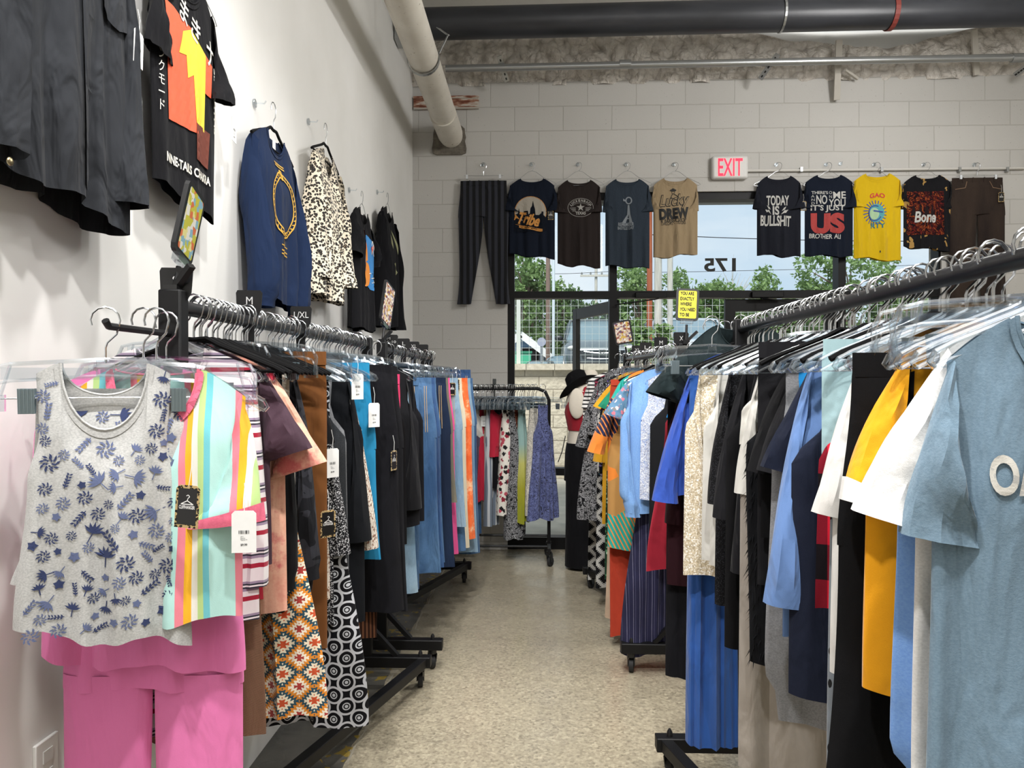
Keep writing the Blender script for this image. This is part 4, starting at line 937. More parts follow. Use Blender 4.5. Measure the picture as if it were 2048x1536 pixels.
def Yof(px, X): d = ray(px, 760); return X * d.y / d.x
C = cloth
M_ = dict(
 blk=C('black_jersey', '0f0f11', wr=.3), blk2=C('faded_black', '1a1a1d', wr=.5), blk3=C('black_twill', '141418', wr=.6), navy=C('navy_jersey', '1b2030'), char=C('charcoal_knit', '35373a', 'heather', cols=('2a2c2f',)),
 white=C('white_cotton', 'e4e2de'), cream=C('cream_knit', 'ddd3c2', knit=160), plum=C('plum_jersey', '4a3842'), coral=C('coral_jersey', 'f0405a'), peach=C('peach_tie_dye', 'd98a7a', 'dye', cols=('e8b49a', 'cf6f6c')),
 stripe=C('red_white_knit_stripe', 'eeeeee', 'hstripe', .075, stops=[(0, 'e9e3e4'), (.2, 'a51f38'), (.34, 'e9e3e4'), (.5, '9a8aa0'), (.58, '2b2b38'), (.63, 'e9e3e4'), (.68, '2b2b38'), (.73, '9a8aa0'), (.8, 'e9e3e4')], wr=.2),
 camo=C('dark_camouflage', '1d1e22', 'camo', cols=('33343a', '24252a', '43444b')), tan=C('tan_twill', 'b4906a'), cam=C('light_camel', 'c9ab85'), cord=C('brown_corduroy', '7a4a1e', knit=300), sand=C('tan_cotton', 'a98660'),
 speck=C('black_white_speckle', '17171a', 'speckle', .7, ('c9c9cc',)), waf=C('black_waffle', '16181c', knit=230, wr=.3), bou=C('boucle_brown_white', 'd8cdbf', 'speckle', 1.2, ('8a6450',), knit=110, wr=.6), teal=C('bright_teal', '1f86b4'),
 med=C('orange_medallion', 'c2502c', 'tiles', .075, ('e8dcc0', '2a4c5a', 'd98a2e', 'efe6d0', 'a83a34')), lat=C('black_white_lattice', '111114', 'lattice', .052, ('b9bbc0',), wr=.2), hot=C('hot_pink', 'e23c6c'),
 den=C('mid_denim', '2f4f78', 'denim', cols=('6085ad', '22405f'), wr=.9), dark=C('dark_denim', '1a2438', 'denim', cols=('24324c', '121a2a'), wr=.5), light=C('light_denim', '7393ad', 'denim', cols=('a9c0ce', '54738f'), wr=.9), mid2=C('blue_denim', '263f68', 'denim', cols=('456a9c', '1c3254'), wr=.9),
 odye=C('orange_tie_dye', 'dd5a26', 'dye', cols=('e8703a', 'f2c79c')), olive=C('grey_olive', '6f6a5c'), eggs=C('ecru_canvas', 'ded2b8'), pinks=C('pink_twill', 'd8508c'), wood=C('brown_grain_stripe', '3a251c', 'vstripe', .012, stops=[(0, '2c1a14'), (.5, '6a4632')], wr=.3), grey=C('grey_marl', '7f8083', 'heather', cols=('6a6b6e',)),
 pur=C('purple_marl', '4c4058', 'heather', cols=('3a3045',)), red=C('bright_red', 'b8203a'), gstripe=C('blue_grey_stripe', 'a9b0b8', 'vstripe', .02, stops=[(0, 'c2c6ca'), (.5, '6c7684')], wr=.2), folk=C('folk_border', 'e5e0d6', 'floral', 1.0, ('1d1a1c', '8e2638', '1d1a1c', 'c05060'), wr=.2), bwg=C('black_white_geometric', '131315', 'tiles', .05, ('e2e0dc', '131315', 'cfcdc8'), wr=.2), sage=C('sage_to_lime', 'x', 'bands', 1.0, stops=[(0, '7f9c9c'), (.45, '93b3ae'), (.6, 'b9b766'), (.8, '9c9a2c'), (1, '8e9226')]),
 ivory=C('ivory_embroidered', 'd9d4c8', 'paisley', 1.0, ('8f8c84', '8f8c84')), peri=C('periwinkle_floral', '6d76a8', 'paisley', 1.5, ('23242e', '3a4068')), rust=C('rust_paisley', '6a3424', 'paisley', .6, ('20181a', 'b06a4a')), ikat=C('teal_ikat', '24505e', 'paisley', .6, ('4d2a3a', 'a3a070')), zig=C('black_white_zigzag', '111113', 'hstripe', .03, stops=[(0, '111113'), (.6, 'd0d0d0')]),
 bw=C('black_white_floral', '17171a', 'paisley', 1.1, ('c9c9cb', '8a8a8e')), bw2=C('black_paisley_kimono', '18181b', 'paisley', .9, ('b4b5b8', 'a0a0a4')), btri=C('black_tribal', '121214', 'tiles', .10, ('b5b4b0', '121214')), gfl=C('green_white_floral', '20402c', 'floral', .45, ('b9d8c0', '5f9a72', '20402c')), geo=C('colour_block_geometric', 'b98a4e', 'block', cols=['2aa79a', '23274a', 'b98a4e', 'ece0cf', 'ee8a36', 'b98a4e'], wr=.2),
 sky=C('sky_blue_fleece', '6f9bd6', 'heather', cols=('86aee0',)), wfl=C('blue_white_floral', 'dfe4ee', 'paisley', .5, ('2e3d7a', '6a86c0')), rib=C('black_rib_knit', '1b1c1f', knit=190, wr=.3), roy=C('royal_blue', '2a6ec0'), bri=C('bright_blue', '1686cc'), cob=C('cobalt_blue', '3355b4'), mar=C('deep_red', 'a01a30'), velm=C('dark_wine_velvet', '2a1218', wr=.6), navst=C('navy_pinstripe', '2a2a44', 'vstripe', .031, stops=[(0, '2a2a44'), (.45, '8a8aa4'), (.5, '2a2a44'), (.8, '5a5a78'), (.84, '2a2a44')], wr=.6),
 seq=C('champagne_sequin', '9c8d74', 'sparkle', cols=('d2c4a8',)), offw=C('off_white', 'd9d7d0'), mesh=C('black_mesh', '121214', 'speckle', .6, ('2c2c30',)), blu=C('royal_blue_trousers', '2c5aa6'), furm=C('black_faux_fur', '101114', rough=1, wr=.6), mint=C('pale_mint', 'a9c9cf'), chamb=C('chambray_blue', '6a8cc4'), gm=C('grey_marl_fleece', '8a8b8e', 'heather', cols=('77787c',)), plaid=C('red_black_plaid', '151014', 'plaid', .13, ('7a1424', 'cc1f34'), wr=.2), gleo=C('grey_black_spots', '7b828a', 'spots', .8, ('121214',)), yel=C('golden_yellow', 'f2a60c'), leo=C('leopard_print', 'ddd3bf', 'leopard', .42, ('1b1816', 'a08c70'), wr=.25), camel=C('camel_leopard', 'c9b58c', 'leopard', 1.4, ('141214', '141214')), slate=C('slate_blue_marl', '7890a2', 'heather', cols=('6c8496',)), wmarl=C('white_marl', 'dddcda', 'heather', cols=('cfcecc',)), skyb=C('cornflower_blue', '6f98d8', 'heather', cols=('7ba3dd',)), pinkset=C('pink_jersey', 'f080bc', wr=.4), taupe=C('taupe_jersey', 'a0988f'), beige=C('beige_jersey', 'c2a890'), brick=C('brick_red', 'b23a22'),
 grn=C('green_jersey', '1f8a6a'), mus=C('mustard', 'd8a020'), pinkd=C('pink_floral_denim', '5f86a4', 'floral', .6, ('e8d0d0', 'd07a8a', '223')), swhite=C('white_black_stripe', 'e6e4e0', 'hstripe', .026, stops=[(0, 'e6e4e0'), (.62, '1b1b1e')], wr=.2), rst=C('wine_black_stripe', 'x', 'hstripe', .02, stops=[(0, '8a2040'), (.6, '1b1b1e')], wr=.2), brownk=C('brown_knit', '7b5a44', knit=120), cgold=C('floral_dark', '14181f', 'floral', .35, ('6a5aa0', '2f7f9a', 'b0a8c8', '14181f', '14181f')),
)
def rackit(bx, bz, near_rz, spec, aisle, group_word):
    for s in spec:
        kind, label, cat, mk, e, b = s[:6]; k = dict(s[6]) if len(s) > 6 else {}
        if bx == LX2: k['w'] = min(.265, k['w'])
        w = k.get('w', .225); clip = k.get('hang', 'clear') == 'clip'; k.setdefault('top', -.158 if clip else -.105)
        X = bx + aisle * w; Y = k.pop('Y', None) or Yof(e, X); z = onY(e, b, Y).z
        zb_ = bz; L = max(.2, zb_ + k['top'] - z); k['L'] = L; k['asym'] = aisle
        jit = rnd.uniform(-.10, .10) if 'rz' not in k else 0
        rz_ = k.pop('rz', jit)
        if 'dx' not in k and 'Y' in s[6]: k['dx'] = max(-.07, min(.10, ray(e, 760).x / ray(e, 760).y * Y - X))
        tg = k.pop('tags', ()); fn_ = k.pop('after', None); off = k.pop('dx', 0)
        g, fr_, S_ = G(kind, label, cat, M_[mk], (bx + off, Y, bz + .0165), rz_, **k)
        for (tk, tx, ty, tz, trz) in tg: tag_on(g, tk, tx, ty, tz, trz)
        if mk in ('den', 'dark', 'light', 'mid2') and clip:
            m = MB(); xs = aisle * (w * .97)
            for q_ in (0, 1): strokes(m, [(xs - aisle * .010 * q_ - aisle * .012, k['top'] - .04), (xs - aisle * .010 * q_ - aisle * .004, k['top'] - min(L, .30) + .02)], .0025, fr_(.003))
            m.obj('side_seam', flat('denim_thread', 'b89a6a', .8), g, smooth=False)
        if fn_: fn_(g, fr_, S_)
sh = ('short', .20); lg = ('long', .56)
LEFT1 = [
 ('top', 'red, white and black striped knit top squeezed behind the pastel striped tee', 'top', 'stripe', 512, 1256, dict(w=.20, hw=.21, sl=('long', .5), sa=4, Y=1.66)),
 ('tee', 'dark plum tee with a wide sleeve, just behind the pastel striped tee', 't-shirt', 'plum', 545, 1130, dict(w=.22, sl=('short', .22), sa=30, Y=1.72, cuffw=.14)),
 ('pants', 'coral red trousers hanging behind the plum tee', 'trousers', 'coral', 545, 1210, dict(w=.20, hang='clip', Y=1.78, leg=.1)),
 ('tee', 'peach and pink tie-dyed tee with the big flaring sleeve', 't-shirt', 'peach', 560, 1235, dict(w=.24, sl=('short', .25), sa=36, Y=1.80, cuffw=.19, th=0) if 0 else dict(w=.24, sl=('short', .27), sa=38, Y=1.80, cuffw=.16)),
 ('dress', 'brown chunky knit dress reaching low behind the pink set', 'dress', 'brownk', 500, 1480, dict(w=.19, hw=.22, Y=1.70)),
 ('sweatshirt', 'plain black sweatshirt between the peach tee and the camouflage sweatshirt', 'sweatshirt', 'blk', 585, 1232, dict(w=.235, sl=lg, sa=6, Y=1.86)),
 ('skirt', 'short orange medallion print skirt low on the left rack', 'skirt', 'med', 600, 1440, dict(w=.09, hw=.22, hang='clip', Y=1.89, dx=.03)),
 ('top', 'cream ribbed knit top hanging below the black sweatshirt', 'top', 'cream', 590, 1292, dict(w=.22, Y=1.90)),
 ('sweatshirt', 'dark grey camouflage sweatshirt with a dropped sleeve', 'sweatshirt', 'camo', 628, 1248, dict(w=.245, sl=lg, sa=9, Y=1.95, hang='velvet', tags=(('black', .30, -.02, -.56, .8),))),
 ('skirt', 'light camel skirt showing under the camouflage sweatshirt', 'skirt', 'cam', 585, 1312, dict(w=.19, hang='clip', Y=1.99)),
 ('folded', 'brown stretch trousers with stitched hems, lowest below the camel skirt', 'trousers', 'sand', 580, 1388, dict(w=.19, hang='clip', Y=2.01)),
 ('folded', 'brown corduroy trousers standing proud of the rack top by a steel clip', 'trousers', 'cord', 655, 1300, dict(w=.235, hang='clip', Y=2.05, top=-.10, d=.03)),
 ('tee', 'black tee with a boxy sleeve right of the brown corduroys', 't-shirt', 'blk', 650, 1180, dict(w=.24, sl=('short', .22), sa=24, Y=2.12, hang='velvet', tags=(('white', .27, -.03, -.42, 1.0),))),
 ('top', 'cream bobble knit top below the black boxy tee', 'top', 'bou', 640, 1205, dict(w=.235, Y=2.15)),
 ('cardigan', 'black and white speckled cardigan on a clear hanger', 'cardigan', 'speck', 668, 1250, dict(w=.245, sl=lg, sa=7, Y=2.19)),
 ('folded', 'black and white lattice print wide trousers reaching nearly to the floor', 'trousers', 'lat', 700, 1452, dict(w=.12, hw=.245, hang='clip', Y=2.23, d=.035, fold=.025, dx=.03)),
 ('dress', 'long charcoal sleeveless dress beside the speckled cardigan', 'dress', 'char', 690, 1345, dict(w=.235, hw=.25, Y=2.28, d=.03)),
 ('dress', 'plain grey-green slip dress behind the charcoal dress', 'dress', 'grey', 690, 1285, dict(w=.22, hw=.23, Y=2.33)),
 ('blouse', 'black crinkled waffle blouse with a slanting hem', 'blouse', 'waf', 726, 1258, dict(w=.25, sl=lg, sa=8, Y=2.39, d=.032, hang='velvet', tags=(('white', .24, -.04, -.20, .9),))),
 ('cardigan', 'white and brown nubby boucle cardigan', 'cardigan', 'bou', 726, 1150, dict(w=.25, sl=('long', .60), sa=7, Y=2.45, d=.03)),
 ('pants', 'bright teal blue jogging trousers with a deep waistband', 'trousers', 'teal', 735, 1130, dict(w=.22, hang='clip', Y=2.50, top=-.12)),
 ('top', 'white top with its edge showing between the teal and black trousers', 'top', 'white', 745, 935, dict(w=.245, sl=sh, sa=14, Y=2.56, tags=(('white', .27, -.04, -.30, 1.0),))),
 ('pants', 'black cargo joggers with a wide gathered waistband', 'trousers', 'blk3', 780, 1232, dict(w=.24, hang='clip', Y=2.62, top=-.125, d=.035, tags=(('black', .255, -.03, -.47, 1.2),))),
 ('skirt', 'brown wood-grain striped skirt peeping out below the black joggers', 'skirt', 'wood', 752, 1275, dict(w=.22, hang='clip', Y=2.67)),
 ('pants', 'black nylon trousers behind the cargo joggers', 'trousers', 'blk2', 795, 1225, dict(w=.235, hang='clip', Y=2.73, top=-.13, d=.03)),
 ('folded', 'hot pink trousers sandwiched between black clothes', 'trousers', 'hot', 800, 1010, dict(w=.245, hang='clip', Y=2.82, d=.02)),
 ('top', 'black long-sleeved top right of the hot pink trousers', 'top', 'blk', 812, 1100, dict(w=.25, sl=lg, sa=7, Y=2.90)),
 ('jacket', 'black long jacket hanging near the far end of the first left rack', 'jacket', 'blk2', 836, 1060, dict(w=.25, sl=lg, sa=8, Y=2.99, d=.034)),
 ('shorts', 'faded grey-blue denim shorts with a white drawstring hanging below', 'shorts', 'light', 824, 1190, dict(w=.235, hang='clip', Y=3.10, leg=.13, dx=0)),
 ('jacket', 'black zip jacket, last garment on the first left rack', 'jacket', 'blk3', 846, 1045, dict(w=.25, sl=lg, sa=6, Y=3.24)),
]
rackit(LX, BZ, 0, LEFT1, 1, 'left')
LEFT2 = [
 ('folded', 'light blue denim leg with a wide hem at the near end of the jeans rack', 'jeans', 'den', 836, 1186, dict(w=.20, hang='clip', Y=3.46)),
 ('jeans', 'blue straight jeans with a frayed hem', 'jeans', 'den', 862, 1150, dict(w=.265, hang='clip', Y=3.62, d=.034)),
 ('jeans', 'blue cargo jeans with side pocket flaps', 'jeans', 'mid2', 868, 1140, dict(w=.265, hang='clip', Y=3.72, d=.034)),
 ('jeans', 'ripped mid-blue jeans, torn at the knee', 'jeans', 'den', 872, 1128, dict(w=.26, hang='clip', Y=3.82, d=.03)),
 ('jeans', 'very dark indigo jeans with a shop card at the waist', 'jeans', 'dark', 892, 1137, dict(w=.275, hang='clip', Y=3.92, d=.034, tags=(('black', .20, -.04, -.26, .6),))),
 ('pants', 'grey-olive trousers beside the dark indigo jeans', 'trousers', 'olive', 896, 1010, dict(w=.27, hang='clip', Y=4.02)),
 ('pants', 'pink trousers showing as a thin stripe along the dark jeans', 'trousers', 'pinks', 898, 1115, dict(w=.27, hang='clip', Y=4.10)),
 ('jeans', 'wide pale blue jeans with a raw hem', 'jeans', 'light', 915, 1058, dict(w=.32, hang='clip', Y=4.22, d=.036, tags=(('black', .24, -.04, -.22, .6),))),
 ('jeans', 'blue jeans just behind the pale raw-hem pair', 'jeans', 'den', 915, 1105, dict(w=.30, hang='clip', Y=4.30)),
 ('pants', 'ecru canvas trousers on the jeans rack', 'trousers', 'eggs', 922, 1100, dict(w=.315, hang='clip', Y=4.40, d=.03, tags=(('black', .24, -.04, -.20, .6),))),
 ('pants', 'orange tie-dyed trousers with an orange hem', 'trousers', 'odye', 934, 1082, dict(w=.345, hang='clip', Y=4.52, d=.036)),
 ('jeans', 'faded blue flared jeans behind the orange tie-dyed pair', 'jeans', 'light', 940, 1108, dict(w=.345, hang='clip', Y=4.64)),
 ('jeans', 'clean mid-blue wide jeans near the far end of the jeans rack', 'jeans', 'den', 944, 1112, dict(w=.355, hang='clip', Y=4.76, d=.036)),
 ('jeans', 'dark blue high-waisted jeans, the last and tallest pair', 'jeans', 'mid2', 940, 1060, dict(w=.36, hang='clip', Y=4.92, top=-.10, d=.036)),
]
rackit(LX2, BZ - .01, 0, LEFT2, 1, 'left')
# far rail: garments face sideways, so each is seen almost edge-on across its width
def far(kind, label, cat, mk, px0, px1, b, top=None, **k):
    a, c = onY(px0, b, by - .16), onY(px1, b, by - .16); z = a.z; tp = k.pop('tp', -.17); n = rnd
    w = (c.x - a.x) / 2; x = (a.x + c.x) / 2
    rz_ = R(62); wd = w / math.cos(rz_) * .62
    g, fr_, S_ = G(kind, label, cat, M_[mk], (x, by, FZ + .0135), R(58), top=tp, w=wd * (.72 if kind == 'skirt' else 1), hw=wd * 1.25, L=FZ + tp - z, d=max(.02, w * .75), hang='clip', fold=.016, fq=9, **k)
    return g
FAR = [('pants', 'black trousers at the left end of the far rail', 'trousers', 'blk', 922, 940, 1085), ('jeans', 'blue jeans low behind the red print skirt on the far rail', 'jeans', 'den', 942, 956, 1080), ('shorts', 'purple marl wide shorts with a white price ticket', 'shorts', 'pur', 934, 966, 962), ('skirt', 'small red printed skirt low on the far rail', 'skirt', 'red', 950, 970, 1012), ('top', 'white ribbed cardigan edge on the far rail', 'cardigan', 'offw', 958, 968, 970), ('pants', 'tan trousers on the far rail', 'trousers', 'sand', 966, 976, 925), ('pants', 'blue-grey striped wide trousers on the far rail', 'trousers', 'gstripe', 968, 992, 1062), ('skirt', 'pale grey patterned skirt beside the red shorts', 'skirt', 'ivory', 975, 990, 900), ('shorts', 'bright red flared shorts', 'shorts', 'red', 976, 1004, 920), ('pants', 'black trousers under the bright red shorts', 'trousers', 'blk3', 984, 1002, 985), ('skirt', 'long folk border print skirt in black, white and red', 'skirt', 'folk', 995, 1034, 1036), ('skirt', 'black and white zigzag skirt behind the folk print skirt', 'skirt', 'zig', 1010, 1030, 1075), ('skirt', 'black and white geometric skirt right of the folk print skirt', 'skirt', 'bwg', 1018, 1032, 900), ('skirt', 'rust paisley skirt in the middle of the far rail', 'skirt', 'rust', 1024, 1042, 1000), ('skirt', 'dark teal ikat skirt', 'skirt', 'ikat', 1036, 1048, 960), ('skirt', 'black swirl print skirt hanging lowest on the far rail', 'skirt', 'bw2', 1010, 1046, 1088), ('skirt', 'long sage green to lime ombre skirt', 'skirt', 'sage', 1030, 1055, 1055), ('skirt', 'long ivory skirt with a flower border at the hem', 'skirt', 'ivory', 1052, 1080, 1043), ('dress', 'periwinkle and black floral dress at the right end of the far rail', 'dress', 'peri', 1078, 1126, 1042)]
for f_ in FAR:
    if f_[0] == 'dress': g_, fr_, S_ = G('dress', f_[1], 'dress', M_['peri'], (onY(1083, 780, by).x + .01, by - .02, FZ + .0135), R(20), top=-.14, w=.085, hw=.135, L=FZ - .14 - onY(1100, 1040, by).z, sh=.05, neck=(.03, .03, .01), d=.05, fold=.03, fq=7, hang='clip', drop=.03)
    else:
        g_ = far(*f_)
        if 'price ticket' in f_[1]: tag_on(g_, 'white', 0, -.07, -.27, -.9, 0, 1.0)
# flower border on the ivory skirt and purple shop ticket on the folk skirt are printed parts
for o in list(COL.objects):
    if o.get('label', '').startswith('long ivory skirt'):
        fb = MB(); r_ = random.Random(2)
        for i in range(70):
            q = r_.uniform(-1, 1); z = -.96 + r_.uniform(-.09, .07); fb.add([Vector((.0, -.075, z)) + Vector((q * .09 + (.014 * math.cos(a * 1.26)), .0, .014 * math.sin(a * 1.26))) for a in range(5)], [(0, 1, 2, 3, 4)])
# ------------------------------------------------------------------ right racks
RIGHT2 = [
 ('dress', 'black dress with a white tribal border, far end of the second right rack', 'dress', 'btri', 1180, 1165, dict(w=.235, hw=.26, Y=4.9)),
 ('tee', 'white tee with thin black stripes beside the mannequin', 't-shirt', 'swhite', 1160, 888, dict(w=.24, sl=('short', .2), sa=20, Y=4.96, dx=-.12)),
 ('top', 'wine and black striped top behind the white striped tee', 'top', 'rst', 1172, 898, dict(w=.24, Y=4.9, sl=('long', .5), sa=6, dx=-.08)),
 ('dress', 'black and white paisley kimono dress with a wide hem', 'dress', 'bw2', 1155, 1045, dict(w=.27, hw=.34, Y=4.66, sl=('long', .45), sa=16, d=.05, dx=-.08, hang='velvet')),
 ('top', 'black and white floral top at the crest of the second right rack', 'top', 'bw', 1190, 900, dict(w=.25, sl=('long', .4), sa=14, Y=4.6, top=-.07, dx=-.04)),
 ('blouse', 'dark blouse scattered with violet and blue flowers', 'blouse', 'cgold', 1200, 960, dict(w=.25, sl=('long', .5), sa=10, Y=4.46)),
 ('top', 'mustard yellow long cardigan behind the geometric blouse', 'cardigan', 'mus', 1205, 1055, dict(w=.255, sl=('long', .5), sa=10, Y=4.36)),
 ('dress', 'green dress with small white flowers reaching low', 'dress', 'gfl', 1215, 1162, dict(w=.245, hw=.26, Y=4.28, d=.035)),
 ('tee', 'mustard tee poking out its sleeve above the red one', 't-shirt', 'mus', 1212, 950, dict(w=.25, sl=sh, sa=40, Y=4.2)),
 ('tee', 'dark red tee under the turquoise sleeve', 't-shirt', 'mar', 1220, 960, dict(w=.25, sl=sh, sa=34, Y=4.12)),
 ('tee', 'turquoise green tee with a knotted sleeve', 't-shirt', 'grn', 1225, 950, dict(w=.25, sl=sh, sa=46, Y=4.06)),
 ('dress', 'black and white tribal print maxi skirt dress, lowest on the second right rack', 'dress', 'btri', 1195, 1178, dict(w=.24, hw=.25, Y=4.55)),
 ('pants', 'beige wide trousers with a brick red hem, reaching near the floor', 'trousers', 'beige', 1228, 1245, dict(w=.24, hang='clip', Y=3.95)),
 ('blouse', 'geometric blouse in teal, tan, navy and orange with wide kimono sleeves', 'blouse', 'geo', 1215, 1100, dict(w=.27, hw=.27, sl=('long', .42), sa=26, Y=3.86, d=.045, cuffw=.2, hang='velvet')),
 ('top', 'denim blue top with a pink floral collar', 'top', 'pinkd', 1238, 860, dict(w=.25, sl=('short', .22), sa=34, Y=3.76, hang='velvet')),
 ('skirt', 'brick red skirt low behind the beige trousers', 'skirt', 'brick', 1222, 1275, dict(w=.22, hang='clip', Y=3.90)),
 ('sweatshirt', 'sky blue sweatshirt with a long hanging sleeve', 'sweatshirt', 'sky', 1292, 1030, dict(w=.25, sl=('long', .66), sa=3, Y=3.52, d=.034, dx=-.02)),
 ('cardigan', 'blue and white floral long cardigan', 'cardigan', 'wfl', 1282, 1010, dict(w=.24, Y=3.45)),
 ('dress', 'navy pinstriped wide-legged jumpsuit reaching down to the caster', 'jumpsuit', 'navst', 1240, 1308, dict(w=.13, hw=.26, Y=3.60, d=.05, fold=.03, sh=.10, dx=0.0)),
 ('vest', 'long black ribbed waistcoat with a deep V', 'waistcoat', 'rib', 1300, 1110, dict(w=.24, Y=3.38, neck=(.12, .42, .02), d=.02)),
]
rackit(RX2, BZ - .02, 0, RIGHT2, -1, 'right')
RIGHT1 = [
 ('blouse', 'bright cobalt blue blouse, farthest on the nearest right rack', 'blouse', 'bri', 1345, 900, dict(w=.25, sl=sh, sa=22, Y=2.78)),
 ('dress', 'long deep red dress slanting to a pointed hem', 'dress', 'mar', 1345, 1150, dict(w=.22, hw=.29, Y=2.72, dx=-.03)),
 ('jacket', 'dark wine velvet jacket along the deep red dress', 'jacket', 'velm', 1335, 1170, dict(w=.25, Y=2.64, sl=lg, sa=10, d=.03)),
 ('top', 'medium blue tee with a long sleeve hanging over the red dress', 'top', 'cob', 1345, 1000, dict(w=.26, Y=2.56, sl=('long', .48), sa=14)),
 ('folded', 'royal blue straight trousers reaching the rack foot', 'trousers', 'blu', 1372, 1492, dict(w=.075, hw=.088, Y=2.50, hang='clip', d=.05, dx=-.13)),
 ('folded', 'black wide trousers left of the royal blue pair', 'trousers', 'blk3', 1345, 1360, dict(w=.15, hw=.16, Y=2.66, hang='clip', dx=-.10)),
 ('cardigan', 'champagne sequined cardigan with long shimmering sleeves', 'cardigan', 'seq', 1372, 1165, dict(w=.25, Y=2.40, sl=('long', .62), sa=4, d=.034, hang='velvet', neck=(.09, .05, .02))),
 ('top', 'off-white long tunic beside the sequined cardigan', 'top', 'offw', 1405, 1135, dict(w=.25, Y=2.30, sl=('long', .62), sa=8, hang='velvet', neck=(.09, .03, .02))),
 ('blouse', 'sheer black mesh blouse', 'blouse', 'mesh', 1432, 1215, dict(w=.24, Y=2.20, sl=('long', .42), sa=5)),
 ('top', 'plain black top with a hanging sleeve left of the white tee', 'top', 'blk2', 1455, 1225, dict(w=.24, Y=2.10, sl=('long', .44), sa=11, hang='velvet')),
 ('dress', 'long black dress with a button near the hem', 'dress', 'blk', 1450, 1300, dict(w=.23, Y=2.04)),
 ('jacket', 'black twill jacket before the white cotton tee', 'jacket', 'blk3', 1485, 1240, dict(w=.24, Y=1.96, sl=lg, sa=8, d=.032)),
 ('tee', 'white cotton tee with rolled hem between black jackets', 't-shirt', 'offw', 1484, 900, dict(w=.25, Y=1.88, sl=('long', .34), sa=15)),
 ('vest', 'shaggy black faux fur waistcoat', 'waistcoat', 'furm', 1490, 1340, dict(w=.25, hw=.24, Y=1.80, d=.045, neck=(.07, .04, .02), fur=3800)),
 ('dress', 'taupe long dress low between black clothes', 'dress', 'taupe', 1485, 1560, dict(w=.22, Y=1.86)),
 ('folded', 'black folded trousers on a steel clip above the white tee', 'trousers', 'blk2', 1520, 1180, dict(w=.235, hang='clip', Y=1.74, top=-.11)),
 ('tee', 'black tee with a dropped sleeve right of the fur waistcoat', 't-shirt', 'blk', 1530, 1100, dict(w=.255, Y=1.70, sl=('short', .27), sa=26, d=.03)),
 ('tee', 'washed black tee with a ruffled sleeve', 't-shirt', 'blk2', 1550, 1110, dict(w=.255, Y=1.62, sl=('short', .26), sa=22, d=.03)),
 ('top', 'bright azure top with its shoulder showing among black ones', 'top', 'bri', 1560, 1000, dict(w=.245, Y=1.57)),
 ('sweatshirt', 'mid-grey marl sweatshirt hanging low', 'sweatshirt', 'gm', 1540, 1455, dict(w=.235, hw=.25, Y=1.60, d=.03)),
 ('tee', 'black tee just left of the chambray dress', 't-shirt', 'navy', 1580, 1200, dict(w=.255, Y=1.52, sl=('short', .25), sa=24)),
 ('dress', 'chambray blue shirt dress', 'dress', 'chamb', 1575, 1290, dict(w=.25, Y=1.475, sl=('long', .5), sa=8)),
 ('dress', 'black navy long dress in front of the chambray dress', 'dress', 'navy', 1585, 1400, dict(w=.24, Y=1.45, d=.03)),
 ('folded', 'pale mint trousers embroidered with flowers', 'trousers', 'mint', 1640, 975, dict(w=.27, Y=1.38, hang='clip', top=-.125, d=.03)),
 ('shirt' if 0 else 'top', 'red and black buffalo plaid shirt', 'shirt', 'plaid', 1645, 1250, dict(w=.255, Y=1.33, sl=None)),
 ('tee', 'white tee with a loose short sleeve left of the yellow one', 't-shirt', 'white', 1668, 1360, dict(w=.25, Y=1.24, sl=('short', .28), sa=20, d=.028, tags=())),
 ('dress', 'grey dress with black animal spots reaching the bottom', 'dress', 'gleo', 1660, 1560, dict(w=.245, Y=1.285, d=.03)),
 ('tee', 'black tee with a shoulder edge against the white one', 't-shirt', 'blk2', 1690, 1420, dict(w=.25, Y=1.20, sl=('short', .25), sa=16)),
 ('pants', 'black trousers with a leopard trim low on the near right rack', 'trousers', 'blk', 1700, 1560, dict(w=.22, Y=1.16, hang='clip')),
 ('tee', 'golden yellow ringer tee with a white cuff and a black shoulder stripe', 't-shirt', 'yel', 1722, 1385, dict(w=.255, Y=1.115, sl=('short', .24), sa=26, d=.03, cuffm=M_['white'], res=1.4)),
 ('folded', 'very dark navy trousers between the yellow and blue tops', 'trousers', 'navy', 1800, 1580, dict(w=.13, hw=.16, Y=1.06, hang='clip', d=.03, dx=-.02)),
 ('sweatshirt', 'cornflower blue sweatshirt behind the white marl tee', 'sweatshirt', 'skyb', 1800, 1640, dict(w=.265, hw=.275, Y=1.02, sl=None, d=.03, res=1.4)),
 ('tee', 'white marl tee, second from the front of the near right rack', 't-shirt', 'wmarl', 1838, 1560, dict(w=.235, Y=.985, sl=('short', .25), sa=26, d=.028, res=1.4, cuffw=.14)),
]
def yellow_stripe(g, fr_, S_):
    m = MB(); f = fr_(.004); put_poly(m, [(-.205, -.19), (-.188, -.185), (-.20, -.33), (-.222, -.33)], f); strokes(m, [(-.200, -.17), (-.210, -.25), (-.225, -.40)], .018, f); m.obj('shoulder_stripe', M_['blk'], g, smooth=False)
for s in RIGHT1:
    if 'ringer' in s[1]: s[6]['after'] = yellow_stripe
rackit(RX, BZ + .02, 0, RIGHT1, -1, 'right')
